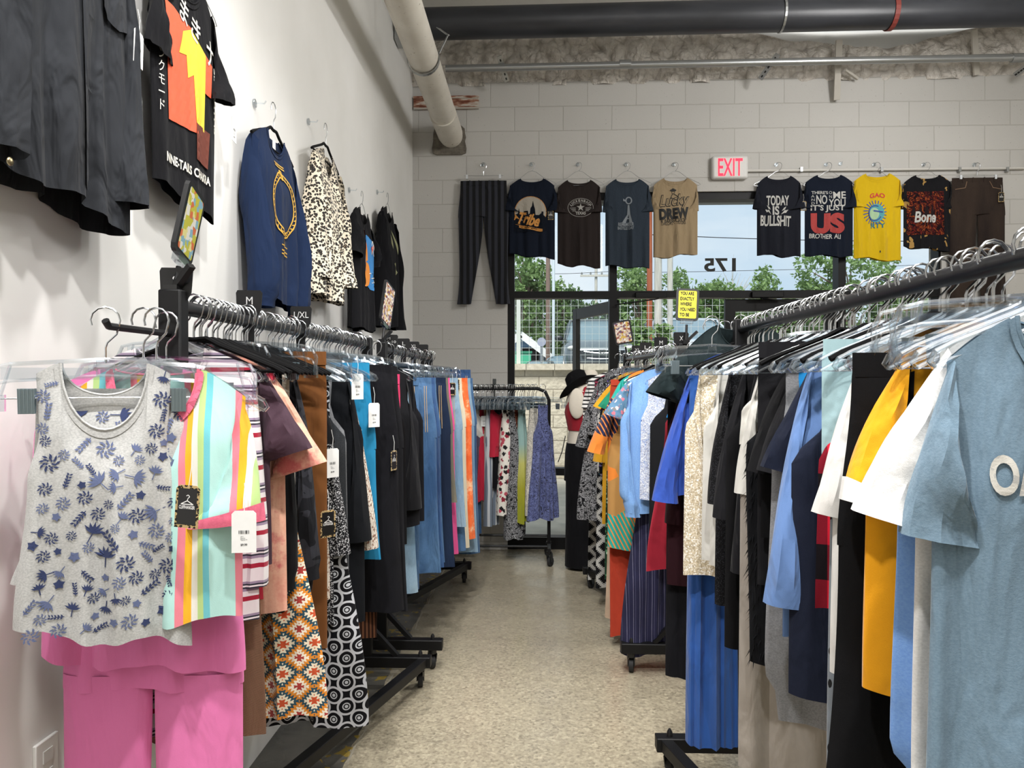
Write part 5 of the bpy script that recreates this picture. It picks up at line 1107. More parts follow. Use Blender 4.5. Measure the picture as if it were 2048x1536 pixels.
# the near blue tee, mostly facing the camera
g, f_, S_ = G('tee', 'slate blue marl tee with pale letters, nearest on the right rack', 't-shirt', M_['slate'], (.715, .93, BZ + .0365), R(-3), top=-.118, w=.215, hw=.225, L=.82, sl=('short', .235), sa=15, neck=(.118, .10, .02), d=.028, fold=.024, fq=9, res=2.2, seed=12, cuffw=.115, drop=.055, sh=.198, hglabel='clear plastic hanger holding the slate blue lettered tee')
q = onY(2015, 947, .93); ox = q.x - .715; oz = q.z - (BZ + .0365)
print_on(g, f_, texts=[('OA', ox + .000, oz, .060, .050, dict(bold=.03))], m=C('pale_print', 'cfccc4', 'speckle', 3, ('b9b8b4',)), name='lettering')
# dark sleeve of the jacket thrown over the far end of the rail
g, f_, S_ = G('jacket', 'dark green-black jacket slung at the far end of the near right rack', 'jacket', C('dark_green_nylon', '1c2628', wr=.7), (RX - .0, 2.62, BZ + .05), R(8), top=-.015, w=.22, L=.40, sl=('long', .20), sa=48, drop=.10, sh=.21, d=.05, hang='velvet', hglabel='black velvet hanger under the slung dark jacket')
# ------------------------------------------------------------------ front of the left rack
def floral_print(g, front, x0, x1, z0, z1, seed, n=62, m=None, keep=None, sz=1.0):
    r = random.Random(seed); mb = MB(); f = front(.0022); lt = MB(); placed = []
    def petal(cx, cz, a, l, w_, mb_): put_poly(mb_, [(cx + t * l * math.cos(a) - s * w_ * math.sin(math.pi * t) * math.sin(a), cz + t * l * math.sin(a) + s * w_ * math.sin(math.pi * t) * math.cos(a)) for t, s in [(0, 0), (.25, 1), (.5, 1.15), (.75, .8), (1, 0), (.75, -.8), (.5, -1.15), (.25, -1)]], f)
    for _ in range(n * 14):
        cx, cz, s = r.uniform(x0, x1), r.uniform(z0, z1), r.uniform(.011, .021)
        if any((cx - a) ** 2 + (cz - b) ** 2 < (s + c) ** 2 * .62 for a, b, c in placed) or (keep and not keep(cx, cz)): continue
        placed.append((cx, cz, s)); k = r.choice('rrlst'); a0 = r.uniform(0, 6.28); tgt = mb if r.random() < .55 else lt
        if k == 'r':
            for ring, nn in ((1.0, 9), (.66, 7), (.36, 5)):
                for i in range(nn): a = a0 + ring * 2 + i * 6.283 / nn; petal(cx + math.cos(a) * s * ring * .45, cz + math.sin(a) * s * ring * .45, a + .9, s * .42 * (ring + .2), s * .085, tgt)
        elif k == 'l':
            strokes(tgt, [(cx - s * math.cos(a0), cz - s * math.sin(a0)), (cx, cz), (cx + s * math.cos(a0 + .3), cz + s * math.sin(a0 + .3))], .0016, f)
            for i in range(5):
                for sg in (-1, 1): petal(cx + (i - 2) * .4 * s * math.cos(a0), cz + (i - 2) * .4 * s * math.sin(a0), a0 + sg * .9, s * .5, s * .11, tgt)
        elif k == 's':
            for i in range(6): a = a0 + (i - 2.5) * .42; petal(cx, cz, a, s * 1.15, s * .13, tgt)
            strokes(tgt, [(cx, cz), (cx - s * .9 * math.cos(a0), cz - s * .9 * math.sin(a0))], .0018, f)
        else:
            for i in range(5): a = a0 + i * 1.2566; petal(cx, cz, a, s * .62, s * .2, tgt)
        if len(placed) > n * 3: break
    return mb.obj('flower_print', flat('navy_print', '2f3a62', .9), g, smooth=False), lt.obj('flower_print', flat('soft_navy_print', '5a658a', .9), g, smooth=False)
MARL = C('grey_marl_jersey', 'a9a9a8', 'heather', cols=('c0c0be',), wr=.25)
def place(px, py, Y): return onY(px, py, Y)
# pink set lowest layer, striped tee, floral shorts and floral tank
p = onY(300, 640, 1.50); HX = p.x; HZ = p.z
g, f_, S_ = G('pants', 'pink wide jersey trousers of the set hanging at the front of the left rack', 'trousers', M_['pinkset'], (-.800, 1.475, HZ), R(4), top=-.46, w=.165, L=1.2, hang=None, splay=.22, leg=.072, d=.03, fold=.02, res=1.6, seed=3)
g, f_, S_ = G('top', 'pink jersey tunic with a curved hem, hanging in front of the pink trousers', 'tunic', M_['pinkset'], (-.806, 1.45, HZ), R(4), top=-.105, w=.18, hw=.205, L=.60, sl=('short', .18), sa=5, d=.03, fold=.022, seed=9, fq=5, res=1.8, hemtilt=-.012, hglabel='clear plastic hanger holding the pink jersey tunic')
STR = C('pastel_stripe', 'x', 'vstripe', .105, stops=[(0, 'b4ded8'), (.22, 'e88594'), (.34, 'efb22c'), (.46, 'e6e4da'), (.58, 'b9d68c'), (.70, '72c2cc'), (.82, 'b4ded8')], wr=.2)
CORAL = C('coral_band', 'ec7590', 'heather', cols=('e46a88',))
g, f_, S_ = G('tee', 'pastel vertical striped tee with coral neckband and cuffs, front of the left rack', 't-shirt', STR, (-.752, 1.40, HZ - .005), R(2), top=-.10, w=.168, hw=.168, L=.49, sl=('short', .25), sa=9, neck=(.085, .105, .012), d=.026, fold=.018, fq=5, seed=21, res=2, cuffm=CORAL, band=CORAL, cuffw=.15, sh=.175, hglabel='clear plastic hanger holding the pastel striped tee')
print_on(g, f_, texts=[('Cool', -.085, -.375, .085, .045, dict(bold=.01, shear=.2))], m=INK, name='lettering')
for sd, dep in ((-1, .1215), (1, .0)):
    m = MB(); f = f_(.0032, sd)
    if sd < 0: strokes(m, [(.088 * math.sin(a * .157), -.10 - .105 * math.cos(a * .157) - .008) for a in range(-10, 11)], .017, f); m.obj('neck_trim', CORAL, g, smooth=False)
tag_on(g, 'white', .19, -.05, -.41, .1, 0, .95)
tag_on(g, 'black', .098, -.085, -.356, -.1, R(4), 1.1)
G('skirt', 'red, white and black striped knit skirt seen between the pink trouser legs', 'skirt', M_['stripe'], (-.80, 1.53, HZ), R(4), top=-.15, w=.07, hw=.10, L=.745, hang='clip', hglabel='clip hanger of the striped knit skirt behind the pink set')
g, f_, S_ = G('shorts', 'grey floral pyjama shorts clipped behind the matching floral tank', 'shorts', MARL, (-.795, 1.375, HZ - .01), R(24), top=-.135, w=.150, L=.36, hang=None, leg=.10, d=.03, fold=.02, res=1.4, seed=31, sh=None)
floral_print(g, f_, -.13, .13, -.42, -.17, 5, 40)
g, f_, S_ = G('tank', 'grey marl tank top with navy flower print, nearest garment on the left', 'tank top', MARL, (-.815, 1.335, HZ - .01), R(26), top=-.085, w=.125, hw=.148, L=.515, neck=(.072, .125, .06), d=.028, fold=.018, fq=6, seed=44, res=2.4, drop=.02, sh=.13, hemtilt=-.03, hang='clip', hglabel='clear plastic clip hanger holding the grey floral tank and shorts', band=MARL)
floral_print(g, f_, -.13, .13, -.575, -.11, 8, 130, keep=lambda x, z: not (abs(x) < .085 and z > -.235) and abs(x) < (.118 if z < -.35 else .10))
# ------------------------------------------------------------------ clothes pinned high on the walls
HK = {}
def wall_hook(label, loc, rz, group=None):
    if 'h' in HK: r = dup(HK['h'], group, label); r.location = loc; r.rotation_euler = (0, 0, rz); return r
    t = thing('wall_hook', label, 'hook', loc, rz, group); MB().tube([(0, .0, 0), (0, -.006, 0), (0, -.008, 0)], [.016, .016, .010], 14).obj('hook_base', CLEAR, t)
    MB().tube([(0, -.006, .0), (0, -.040, -.002), (0, -.046, .008)], .003, 6).obj('hook_arm', CLEAR, t); HK['h'] = t; return t
FWX = WX + .062
def WL(px, py): return onX(px, py, FWX)
def BW(px, py): return onY(px, py, WY - .05)
class Pr:
    def __init__(s, conv, axis, loc): s.c, s.a, s.l = conv, axis, loc
    def __call__(s, px, py): q = s.c(px, py); return ((q.y - s.l[1]) if s.a == 'y' else (q.x - s.l[0]), q.z - s.l[2])
    def box(s, x0, y0, x1, y1): a = s(x0, y0); b = s(x1, y1); return ((a[0] + b[0]) / 2, (a[1] + b[1]) / 2, abs(b[0] - a[0]), abs(a[1] - b[1]))
    def poly(s, pts): return [s(*p) for p in pts]
BLKT = C('black_tee_cloth', '141417', wr=.45); NVT = C('midnight_tee_cloth', '151b28', wr=.4)
# black utility jacket
loc = Vector((FWX, 1.50, 2.66))
JK = C('washed_black_twill', '2c2e32', wr=1.3)
g, f_, S_ = G('jacket', 'charcoal utility jacket with chest pockets and metal snaps, highest at the far left', 'jacket', JK, loc, R(90), top=-.11, w=.20, hw=.215, L=.745, sl=('long', .66), sa=4, d=.045, fold=.02, hang='velvet', res=2, seed=77, hglabel='black velvet hanger inside the charcoal utility jacket', cuffw=.13, sy=-.03, hemtilt=-.03)
m = MB(); f = f_(.006); strokes(m, [(.01, -.14), (.012, -.4), (.01, -.82)], .055, f); m.obj('button_placket', JK, g, smooth=False)
for sx in (-.11, .125):
    m = MB(); f = f_(.008); put_poly(m, [(sx - .065, -.27), (sx + .065, -.27), (sx + .065, -.41), (sx, -.435), (sx - .065, -.41)], f); po = m.obj('chest_pocket', JK, g, smooth=False)
    m = MB(); f = f_(.014); put_poly(m, [(sx - .07, -.255), (sx + .07, -.255), (sx + .07, -.30), (sx, -.335), (sx - .07, -.30)], f); m.obj('pocket_flap', JK, po, smooth=False)
BRASS = flat('aged_brass', '9d8f6e', .3, 1)
for (px, py) in ((42, 75), (17, 323)):
    q = onX(px, py, FWX + .075); m = MB(); m.ball((q.y - loc.y, -.078, q.z - loc.z), (.008, .004, .008), 12, 6); m.obj('snap_button', BRASS, g)
tag_on(g, 'white', WL(236, 98).y - loc.y, -.05, WL(236, 98).z - loc.z, .1, R(4), 1.0)
# black tee with an orange and yellow print (character left out) and its words
loc = Vector((FWX, 2.03, 2.70)); P = Pr(WL, 'y', loc)
g, f_, S_ = G('tee', 'black tee with orange and yellow print and brush lettering, high on the left wall', 't-shirt', BLKT, loc, R(90), top=-.105, w=.185, hw=.175, L=.66, sl=('short', .26), sa=16, neck=(.09, .085, .02), d=.016, fold=.005, hang='wire', res=2, seed=61, cuffw=.13, sh=.165, sy=-.02, hemtilt=-.02, hglabel='wire hanger of the brush lettered black tee')
OR = flat('orange_print', 'ee5a34', .8); YE = flat('yellow_print', 'e3c934', .8); WI = flat('white_print', 'e6e2d6', .8); BR = flat('brown_print', '6b2f1e', .8)
print_on(g, f_, [[(-.135, -.255), (.02, -.265), (.03, -.56), (-.12, -.57)], [(.07, -.30), (.14, -.32), (.13, -.42), (.07, -.42)]], (), OR)
print_on(g, f_, [[(-.045, -.30), (.01, -.27), (.09, -.31), (.08, -.54), (.02, -.53), (.01, -.40), (-.02, -.42), (-.03, -.36), (-.07, -.37)]], (), YE, off=.004)
print_on(g, f_, [[(.02, -.53), (.12, -.53), (.11, -.64), (.02, -.635)]], (), BR, off=.004)
tl = [('ずまき', -.03, -.235, .19, .08, dict(bold=.01, rot=-.35)), ('ナ', .125, -.29, .06, .08, dict(bold=.01)), ('九\n喇\n嘛\nリ\nン\nク\nモ\nー\nド', -.158, -.41, .022, .30), ('SIX PATHS', .158, -.42, .20, .018, dict(rot=-1.57, bold=.02)), ('NINE-TAILS CHAKRA', -.01, -.675, .26, .026, dict(bold=.03))]
print_on(g, f_, (), tl, WI, name='lettering', off=.005)
tag_on(g, 'white', .285, -.02, -.46, .1, 0, .95)
def wallhook_for(px, py, label, back=False):
    q = BW(px, py) if back else WL(px, py)
    return wall_hook(label, (q.x, WY - .001, q.z) if back else (WX + .001, q.y, q.z), 0 if back else R(90), 'clear wall hooks holding hangers')
wallhook_for(383, -12, 'clear wall hook above the brush lettered black tee')
# navy sweatshirt, folded open, gold crest
q = WL(543, 212); loc = Vector((FWX, q.y + .02, q.z)); P = Pr(WL, 'y', loc)
g, f_, S_ = G('sweatshirt', 'navy sweatshirt with a gold rope crest, hanging on the left wall', 'sweatshirt', C('navy_fleece', '1b2945', wr=.6), loc, R(90), top=-.105, w=.205, hw=.205, L=.63, sl=('long', .62), sa=1, neck=(.085, .07, .015), d=.04, fold=.016, fq=5, hang='velvet', res=2, seed=15, sy=-.025, hglabel='black velvet hanger in the navy sweatshirt', hemtilt=-.02)
GOLD = flat('gold_print', 'd8a838', .7); m = MB(); f = f_(.004)
for r0 in (.100, .118): ringpoly(m, -.0, -.37, r0, r0, .006, f)
for i in range(36): a = i * 10; strokes(m, [(.109 * math.cos(R(a)) - 0, -.37 + .109 * math.sin(R(a))), (.122 * math.cos(R(a + 5)), -.37 + .122 * math.sin(R(a + 5)))], .004, f)
for z0 in (-.215, -.225, -.545, -.558): strokes(m, [(-.05, z0), (.05, z0)], .005, f)
put_text(m, 'S', .0, -.255, .035, .04, f, .03); put_text(m, 'A', .0, -.50, .035, .04, f, .03); strokes(m, [(-.05, -.475), (.05, -.475)], .004, f); strokes(m, [(-.05, -.525), (.05, -.525)], .004, f)
m.obj('printed_crest', GOLD, g, smooth=False)
MB().box((0, -.002, -.14), (.03, .001, .035)).obj('neck_label', WHITE_CARD, g, smooth=False)
wallhook_for(540, 206, 'clear wall hook holding the navy sweatshirt hanger')
q = WL(645, 248); loc = Vector((FWX, q.y + .05, q.z))
g, f_, S_ = G('blouse', 'cream and black leopard print blouse on the left wall', 'blouse', C('leopard_satin', 'e4d9c4', 'leopard', .52, ('1b1816', 'a48d6c'), wr=.6, rough=.6), loc, R(90), top=-.12, w=.205, hw=.225, L=.69, sl=('long', .56), sa=2, neck=(.07, .12, .01), d=.045, fold=.03, fq=7, hang='velvet', res=2, seed=25, sy=-.02, hglabel='black velvet hanger in the leopard print blouse')
wallhook_for(642, 243, 'clear wall hook holding the leopard blouse hanger')
q = WL(719, 384); loc = Vector((FWX, q.y + .06, q.z)); P = Pr(WL, 'y', loc)
g, f_, S_ = G('tee', 'black tee with a round blue and orange illustration, left wall', 't-shirt', BLKT, loc, R(90), top=-.09, w=.22, hw=.225, L=.68, sl=('short', .24), sa=20, neck=(.09, .08, .02), d=.04, fold=.02, hang='wire', res=1.6, seed=35, sy=-.02, hglabel='wire hanger of the blue and orange illustrated tee')
print_on(g, f_, [circ(.02, -.385, .125, .16)], (), flat('blue_print', '2f7fc0', .8))
print_on(g, f_, [circ(-.06, -.46, .05, .07), [(-.09, -.25), (-.06, -.22), (-.04, -.38), (-.08, -.40)]], (), flat('orange_print2', 'e08a2e', .8), off=.005)
print_on(g, f_, [[(-.10, -.22), (-.07, -.215), (-.065, -.32), (-.09, -.33)], [(.03, -.30), (.10, -.27), (.06, -.34)]], (), flat('red_print', 'c8302c', .8), off=.006)
m = MB(); f = f_(.006); r_ = random.Random(3)
for i in range(10): x, z = r_.uniform(-.03, .11), r_.uniform(-.52, -.44); strokes(m, [(x, z), (x + .03, z + .006)], .005, f)
for i in range(5): x, z = r_.uniform(-.02, .10), r_.uniform(-.34, -.27); strokes(m, [(x, z), (x + .02, z + .03), (x + .04, z)], .005, f)
m.obj('printed_waves', WI, g, smooth=False)
wallhook_for(719, 380, 'clear wall hook holding the illustrated tee hanger')
q = WL(772, 388); loc = Vector((FWX, q.y + .05, q.z))
g, f_, S_ = G('top', 'black long-sleeved tee with a faint pale graphic, last on the left wall', 'top', BLKT, loc, R(90), top=-.09, w=.22, hw=.225, L=.78, sl=('long', .74), sa=5, neck=(.09, .09, .02), d=.045, fold=.02, hang='wire', res=1.6, seed=36, sy=-.02, hglabel='wire hanger of the long-sleeved black wall tee')
print_on(g, f_, [[(-.08, -.24), (-.04, -.22), (-.01, -.30), (-.04, -.36), (-.08, -.33)], [(.02, -.22), (.05, -.24), (.10, -.33), (.08, -.38), (.05, -.30)], [(.0, -.45), (.05, -.52), (.07, -.50), (.02, -.44)]], (), flat('olive_print', '8f9068', .8))
wallhook_for(772, 384, 'clear wall hook holding the last black tee hanger')
# the row on the block wall above the storefront
BX = lambda px: BW(px, 400).x
def backtee(label, pxc, y_top, y_hem, half, mat, roll=0, name='tee', slen=.215, **k):
    x = BX(pxc); z = BW(pxc, 329).z; zt = BW(pxc, y_top).z; zb = BW(pxc, y_hem).z; loc = Vector((x, WY - .045, z))
    g, f_, S_ = G(name, label, 't-shirt', mat, loc, 0, top=zt - z, w=half, hw=half * 1.0, L=zt - zb, sl=('short', slen), sa=11, neck=(.095, .055, .03), d=.02, fold=.016, fq=6, drop=.06, hang='wire', res=1.5, cuffw=.13, hglabel='wire hanger of the ' + k.pop('short'), sh=half * .98, **k)
    g.rotation_euler = (0, roll, 0)
    wallhook_for(pxc - 2, 326, 'clear wall hook over the ' + label.split(',')[0], True)
    return g, f_, Pr(BW, 'x', loc)
x = BX(967); z = BW(967, 330).z
g, f_, S_ = G('pants', 'black and charcoal striped slim trousers hung by white clips at the left of the row', 'trousers', C('charcoal_stripe', 'x', 'vstripe', .052, stops=[(0, '0d0d11'), (.5, '2e3038')], wr=.4), (x, WY - .045, z), 0, top=BW(967, 362).z - z, w=.19, L=BW(967, 362).z - BW(967, 608).z, leg=.062, splay=.30, hang='wireclip', res=1.5, seed=70, fold=.012, hglabel='wire clip hanger of the striped trousers')
m = MB(); f = f_(.006); strokes(m, [(-.12, -.155), (.14, -.16)], .03, f); strokes(m, [(.03, -.16), (.07, -.24), (.05, -.33)], .035, f); m.obj('tie_belt', C('charcoal_stripe', 'x'), g, smooth=False)
wallhook_for(965, 326, 'clear wall hook over the striped trousers', True)
g, f_, P = backtee('midnight tee with a pale disc, skyline and gold script, tilted', 1064, 357, 513, .19, NVT, 0, short='skyline tee', hemtilt=-.02)
DISC = flat('pale_disc', 'a39c90', .8); GLD = flat('ochre_print', 'c8893a', .8)
cx, cz, w_, h_ = P.box(1030, 395, 1092, 458); print_on(g, f_, [circ(cx, cz + .005, w_ / 2, w_ / 2)], (), DISC)
m = MB(); ringpoly(m, cx, cz + .005, w_ / 2, w_ / 2, .004, f_(.004)); m.obj('gold_ring', GLD, g, smooth=False)
sk = [(1028, 465), (1031, 430), (1036, 428), (1038, 417), (1040, 428), (1047, 427), (1048, 423), (1056, 423), (1057, 430), (1060, 428), (1061, 418), (1064, 413), (1066, 402), (1068, 413), (1070, 419), (1071, 431), (1078, 431), (1083, 427), (1083, 424), (1087, 424), (1087, 431), (1091, 434), (1094, 460), (1088, 465)]
print_on(g, f_, [P.poly(sk)], (), C('midnight_print', '10151f'), name='skyline', off=.005)
print_on(g, f_, [star(*P(1061, 433), .014), P.poly([(1030, 449), (1085, 459), (1085, 464), (1080, 464), (1038, 456), (1039, 452)])], [('A', *P.box(1027, 431, 1038, 440), dict(bold=.03, rot=.2)), ('Tribe', *P.box(1037, 428, 1080, 452), dict(bold=.035, shear=.35, rot=-.18))], GLD, name='lettering', off=.007)
print_on(g, f_, (), [('CALLED QUEST', *P.box(1041, 452, 1078, 459), dict(bold=.02, rot=-.15))], C('midnight_print', '10151f'), name='lettering', off=.009)
g, f_, P = backtee('faded brown-black tee with a white oval town badge', 1158, 360, 532, .178, C('faded_brown_black', '2b2524', wr=.4), 0, short='oval badge tee', hemtilt=-.012)
m = MB(); f = f_(.004); cx, cz, w_, h_ = P.box(1136, 398, 1186, 434)
ringpoly(m, cx, cz, w_ / 2, h_ / 2, .003, f); ringpoly(m, cx, cz - .002, w_ / 2 * .66, h_ / 2 * .52, .002, f, 20, 160); put_poly(m, star(cx, cz, .035, .36), f)
for i, ch in enumerate('LUCKENBACH'): a = R(157 - i * 15); put_text(m, ch, cx + w_ * .41 * math.cos(a), cz + h_ * .385 * math.sin(a), .015, .022, f, .03, 0, (a - R(90)) * .7)
put_text(m, 'TEXAS', cx, cz - h_ * .31, .085, .026, f, .03); 
for s_ in (-1, 1):
    for k in range(3): strokes(m, [(cx + s_ * .04, cz - .004 - k * .012), (cx + s_ * (.088 - k * .01), cz - .004 - k * .012)], .004, f)
m.obj('printed_badge', flat('faded_white_print', 'a8a6a2', .8), g, smooth=False)
tag_on(g, 'black', -.235, -.015, -.42, 0, 0, 1.1)
g, f_, P = backtee('slate blue-grey tee with a windmill and tower graphic', 1255, 358, 534, .182, C('slate_heather', '333c47', 'heather', cols=('2c343e',), wr=.4), 0, short='windmill tee', hemtilt=-.012)
m = MB(); f = f_(.004); GP = flat('grey_print', '7e858c', .8)
put_poly(m, P.poly([(1256, 411), (1258, 411), (1260, 432), (1264, 443), (1256, 443)][:0] or [(1255, 411), (1258, 411), (1260, 430), (1254, 430)]), f); put_poly(m, P.poly([(1254, 430), (1257, 430), (1251, 447), (1243, 447)]), f); put_poly(m, P.poly([(1257, 430), (1260, 430), (1264, 447), (1258, 447)]), f); strokes(m, P.poly([(1251, 438), (1260, 438)]), .008, f)
cx, cz = P(1257, 402); ringpoly(m, cx, cz, .018, .022, .010, f); put_poly(m, P.poly([(1246, 398), (1251, 401), (1251, 404), (1246, 403)]), f)
put_text(m, 'REMEMBER', *P.box(1236, 446, 1267, 453), f, .03); put_text(m, 'BASTILLE DAY', *P.box(1235, 454, 1267, 460), f, .03); m.obj('printed_windmill', GP, g, smooth=False)
g, f_, P = backtee('sand coloured tee printed on the back with a barber shop script', 1351, 356, 512, .182, C('sand_jersey', 'a08c6e', wr=.5), 0, short='sand barber shop tee', hemtilt=.02, side=-1) if 0 else backtee('sand coloured tee printed with a black barber shop script', 1351, 356, 512, .182, C('sand_jersey', 'a08c6e', wr=.5), 0, short='sand barber shop tee', hemtilt=.02)
print_on(g, f_, (), [('Lucky', *P.box(1317, 389, 1379, 420), dict(bold=.04, shear=.35, rot=.08))], INK, name='lettering', off=.003)
print_on(g, f_, (), [('Lucky', *P.box(1318.5, 390.5, 1377.5, 418.5), dict(bold=.0, shear=.35, rot=.08))], C('sand_jersey', 'a08c6e'), name='lettering', off=.0045)
print_on(g, f_, [star(*P(1323, 443), .011)], [('DREW', *P.box(1318, 417, 1377, 439), dict(bold=.06, rot=.06)), ('BARBER SHOP', *P.box(1328, 438, 1372, 445), dict(bold=.01, shear=.3, rot=.06)), ('DALLAS - TEXAS', *P.box(1322, 444, 1371, 450), dict(rot=.05))], INK, name='lettering', off=.003)
m = MB(); f = f_(.005); q = P(1346, 384); put_poly(m, circ(q[0], q[1] + .012, .026, .010), f); put_poly(m, circ(q[0], q[1] + .018, .013, .010), f); ringpoly(m, q[0], q[1] - .004, .010, .012, .003, f); strokes(m, [(q[0] - .005, q[1] - .018), (q[0] - .02, q[1] - .05), (q[0] + .012, q[1] - .065)], .005, f); strokes(m, [(q[0] + .005, q[1] - .018), (q[0] + .03, q[1] - .035), (q[0] + .05, q[1] - .06)], .005, f); m.obj('printed_cowgirl', INK, g, smooth=False)
g, f_, P = backtee('black tee reading TODAY IS in white condensed capitals', 1558, 352, 512, .178, C('soft_black', '1d1f27', wr=.4), 0, short='TODAY IS tee', hemtilt=-.012)
print_on(g, f_, [P.poly([(1528, 416), (1534, 421), (1537, 420), (1541, 430), (1536, 424), (1533, 425)]), P.poly([(1533, 411), (1538, 415), (1540, 420), (1536, 418)]), P.poly([(1576, 420), (1569, 422), (1568, 421), (1560, 430), (1567, 427), (1570, 427)]), P.poly([(1571, 414), (1566, 417), (1562, 423), (1568, 420)])],
 [('TODAY', *P.box(1532, 392, 1577, 412), dict(bold=.03)), ('IS', *P.box(1544, 413, 1557, 431), dict(bold=.03)), ('BULLSHIT', *P.box(1520, 432, 1581, 453), dict(bold=.03, rot=-.03))], flat('white_tee_print', 'bdbcb8', .8), name='lettering')
g, f_, P = backtee('black tee stacked with slab lettering and a big red US', 1658, 350, 512, .195, NVT, 0, short='red US tee', hemtilt=-.008)
WT = flat('white_tee_print', 'bdbcb8', .8)
print_on(g, f_, (), [("THERE'S", *P.box(1622, 383, 1655, 389), dict(bold=.02)), ('O\nN', *P.box(1657, 383, 1663, 397), {}), ('ME', *P.box(1665, 384, 1690, 398), dict(bold=.02)), ('A\nN\nD', *P.box(1621, 391, 1628, 410), {}), ('NO', *P.box(1631, 391, 1653, 409), dict(bold=.02)), ('YOU', *P.box(1656, 399, 1689, 414), dict(bold=.02)), ("IT'S JUST", *P.box(1620, 411, 1688, 425), dict(bold=.02)), ('BROTHER ALI', *P.box(1617, 469, 1680, 478), dict(bold=.02, rot=-.03))], WT, name='lettering')
print_on(g, f_, (), [('US', *P.box(1620, 427, 1687, 468), dict(bold=.06))], flat('red_tee_print', 'a8322f', .8), name='lettering')
tag_on(g, 'black', -.21, -.015, -.34, 0, 0, 1.1)
g, f_, P = backtee('bright yellow tee with a blue and green cartoon splash', 1755, 347, 519, .19, C('bright_yellow', 'd9b40a', wr=.5), 0, short='bright yellow tee', hemtilt=-.02)
cx, cz = P(1748, 427)
m = MB(); f = f_(.003); r_ = random.Random(9)
for i in range(22): a = i * 6.283 / 22; strokes(m, [(cx + .05 * math.cos(a), cz + .06 * math.sin(a)), (cx + .092 * math.cos(a + .1), cz + .105 * math.sin(a + .1))], .007, f)
m.obj('printed_rays', flat('deep_blue_print', '2f4f9a', .8), g, smooth=False)
print_on(g, f_, [circ(cx + .01, cz, .062, .075)], (), flat('teal_print', '4fa0a8', .8), off=.0045)
print_on(g, f_, [circ(cx - .005, cz - .005, .038, .048)], (), flat('pale_aqua_print', 'a9c9a0', .8), off=.006)
m = MB(); f = f_(.0075); ringpoly(m, cx - .0, cz, .046, .056, .009, f, 60, 330); strokes(m, [(cx - .01, cz + .02), (cx + .06, cz + .005)], .012, f); m.obj('printed_swirl', flat('deep_blue_print', '2f4f9a', .8), g, smooth=False)
print_on(g, f_, (), [('GAO', *P.box(1738, 389, 1768, 398), dict(bold=.03, arc=.01))], flat('red_print', 'c8302c', .8), name='lettering')
print_on(g, f_, (), [('RTY', *P.box(1741, 447, 1767, 457), dict(bold=.03))], flat('teal_dark_print', '24707a', .8), name='lettering')
MB().box((.02, -.026, P(0, 520)[1] + .02), (.022, .002, .016)).obj('hem_label', INK, g, smooth=False)
BON = C('bleached_black', '17171a', 'camo', 1.1, ('17171a', '17171a', 'a5834c'), wr=.4)
g, f_, P = backtee('bleach-splashed black tee with a flaming graphic and blackletter word', 1855, 350, 498, .19, BON, 0, short='bleach-splashed tee', hemtilt=-.02)
cx, cz, w_, h_ = P.box(1813, 384, 1885, 470)
print_on(g, f_, [[(cx - w_ / 2, cz - h_ / 2), (cx + w_ / 2, cz - h_ / 2), (cx + w_ / 2, cz + h_ / 2), (cx - w_ / 2, cz + h_ / 2)]], (), C('flame_print', '1a0f12', 'paisley', 1.6, ('6a1f1a', '9a4a24'), wr=.05))
print_on(g, f_, [[(cx - w_ / 2 + .03 + i * .05, cz - .02), (cx - w_ / 2 + .05 + i * .05, cz + .08), (cx - w_ / 2 + .07 + i * .05, cz - .02)] for i in range(4)], (), C('figure_print', '241a1c'), off=.005)
print_on(g, f_, (), [('Bone', *P.box(1827, 424, 1870, 446), dict(bold=.03, shear=.15))], flat('white_tee_print', 'c6c4c0', .8), name='lettering', off=.007)
x = BX(1955); z = BW(1955, 330).z
BJ = C('brown_black_denim', '2b2320', 'denim', cols=('443830', '141214'), wr=.5)
g, f_, S_ = G('jeans', 'coated brown-black jeans hung by white clips at the right of the row', 'jeans', BJ, (x, WY - .045, z), 0, top=BW(1955, 356).z - z, w=.20, L=BW(1955, 356).z - BW(1955, 606).z, leg=.11, hang='wireclip', res=1.5, seed=71, fold=.02, hglabel='wire clip hanger of the coated brown-black jeans')
for s_ in (-1, 1):
    m = MB(); strokes(m, [(s_ * .09, -.135), (s_ * .11, -.19), (s_ * .185, -.20)], .005, f_(.004)); m.obj('pocket_seam', flat('tan_thread', '7d6248', .8), g, smooth=False)
tag_on(g, 'black', .17, -.035, -.27, 0, 0, 1.1)
wallhook_for(1955, 326, 'clear wall hook over the coated jeans', True)
wall_hook('empty clear wall hook between the slogan tees', (BX(1685), WY - .001, BW(1685, 324).z), 0, 'clear wall hooks holding hangers')
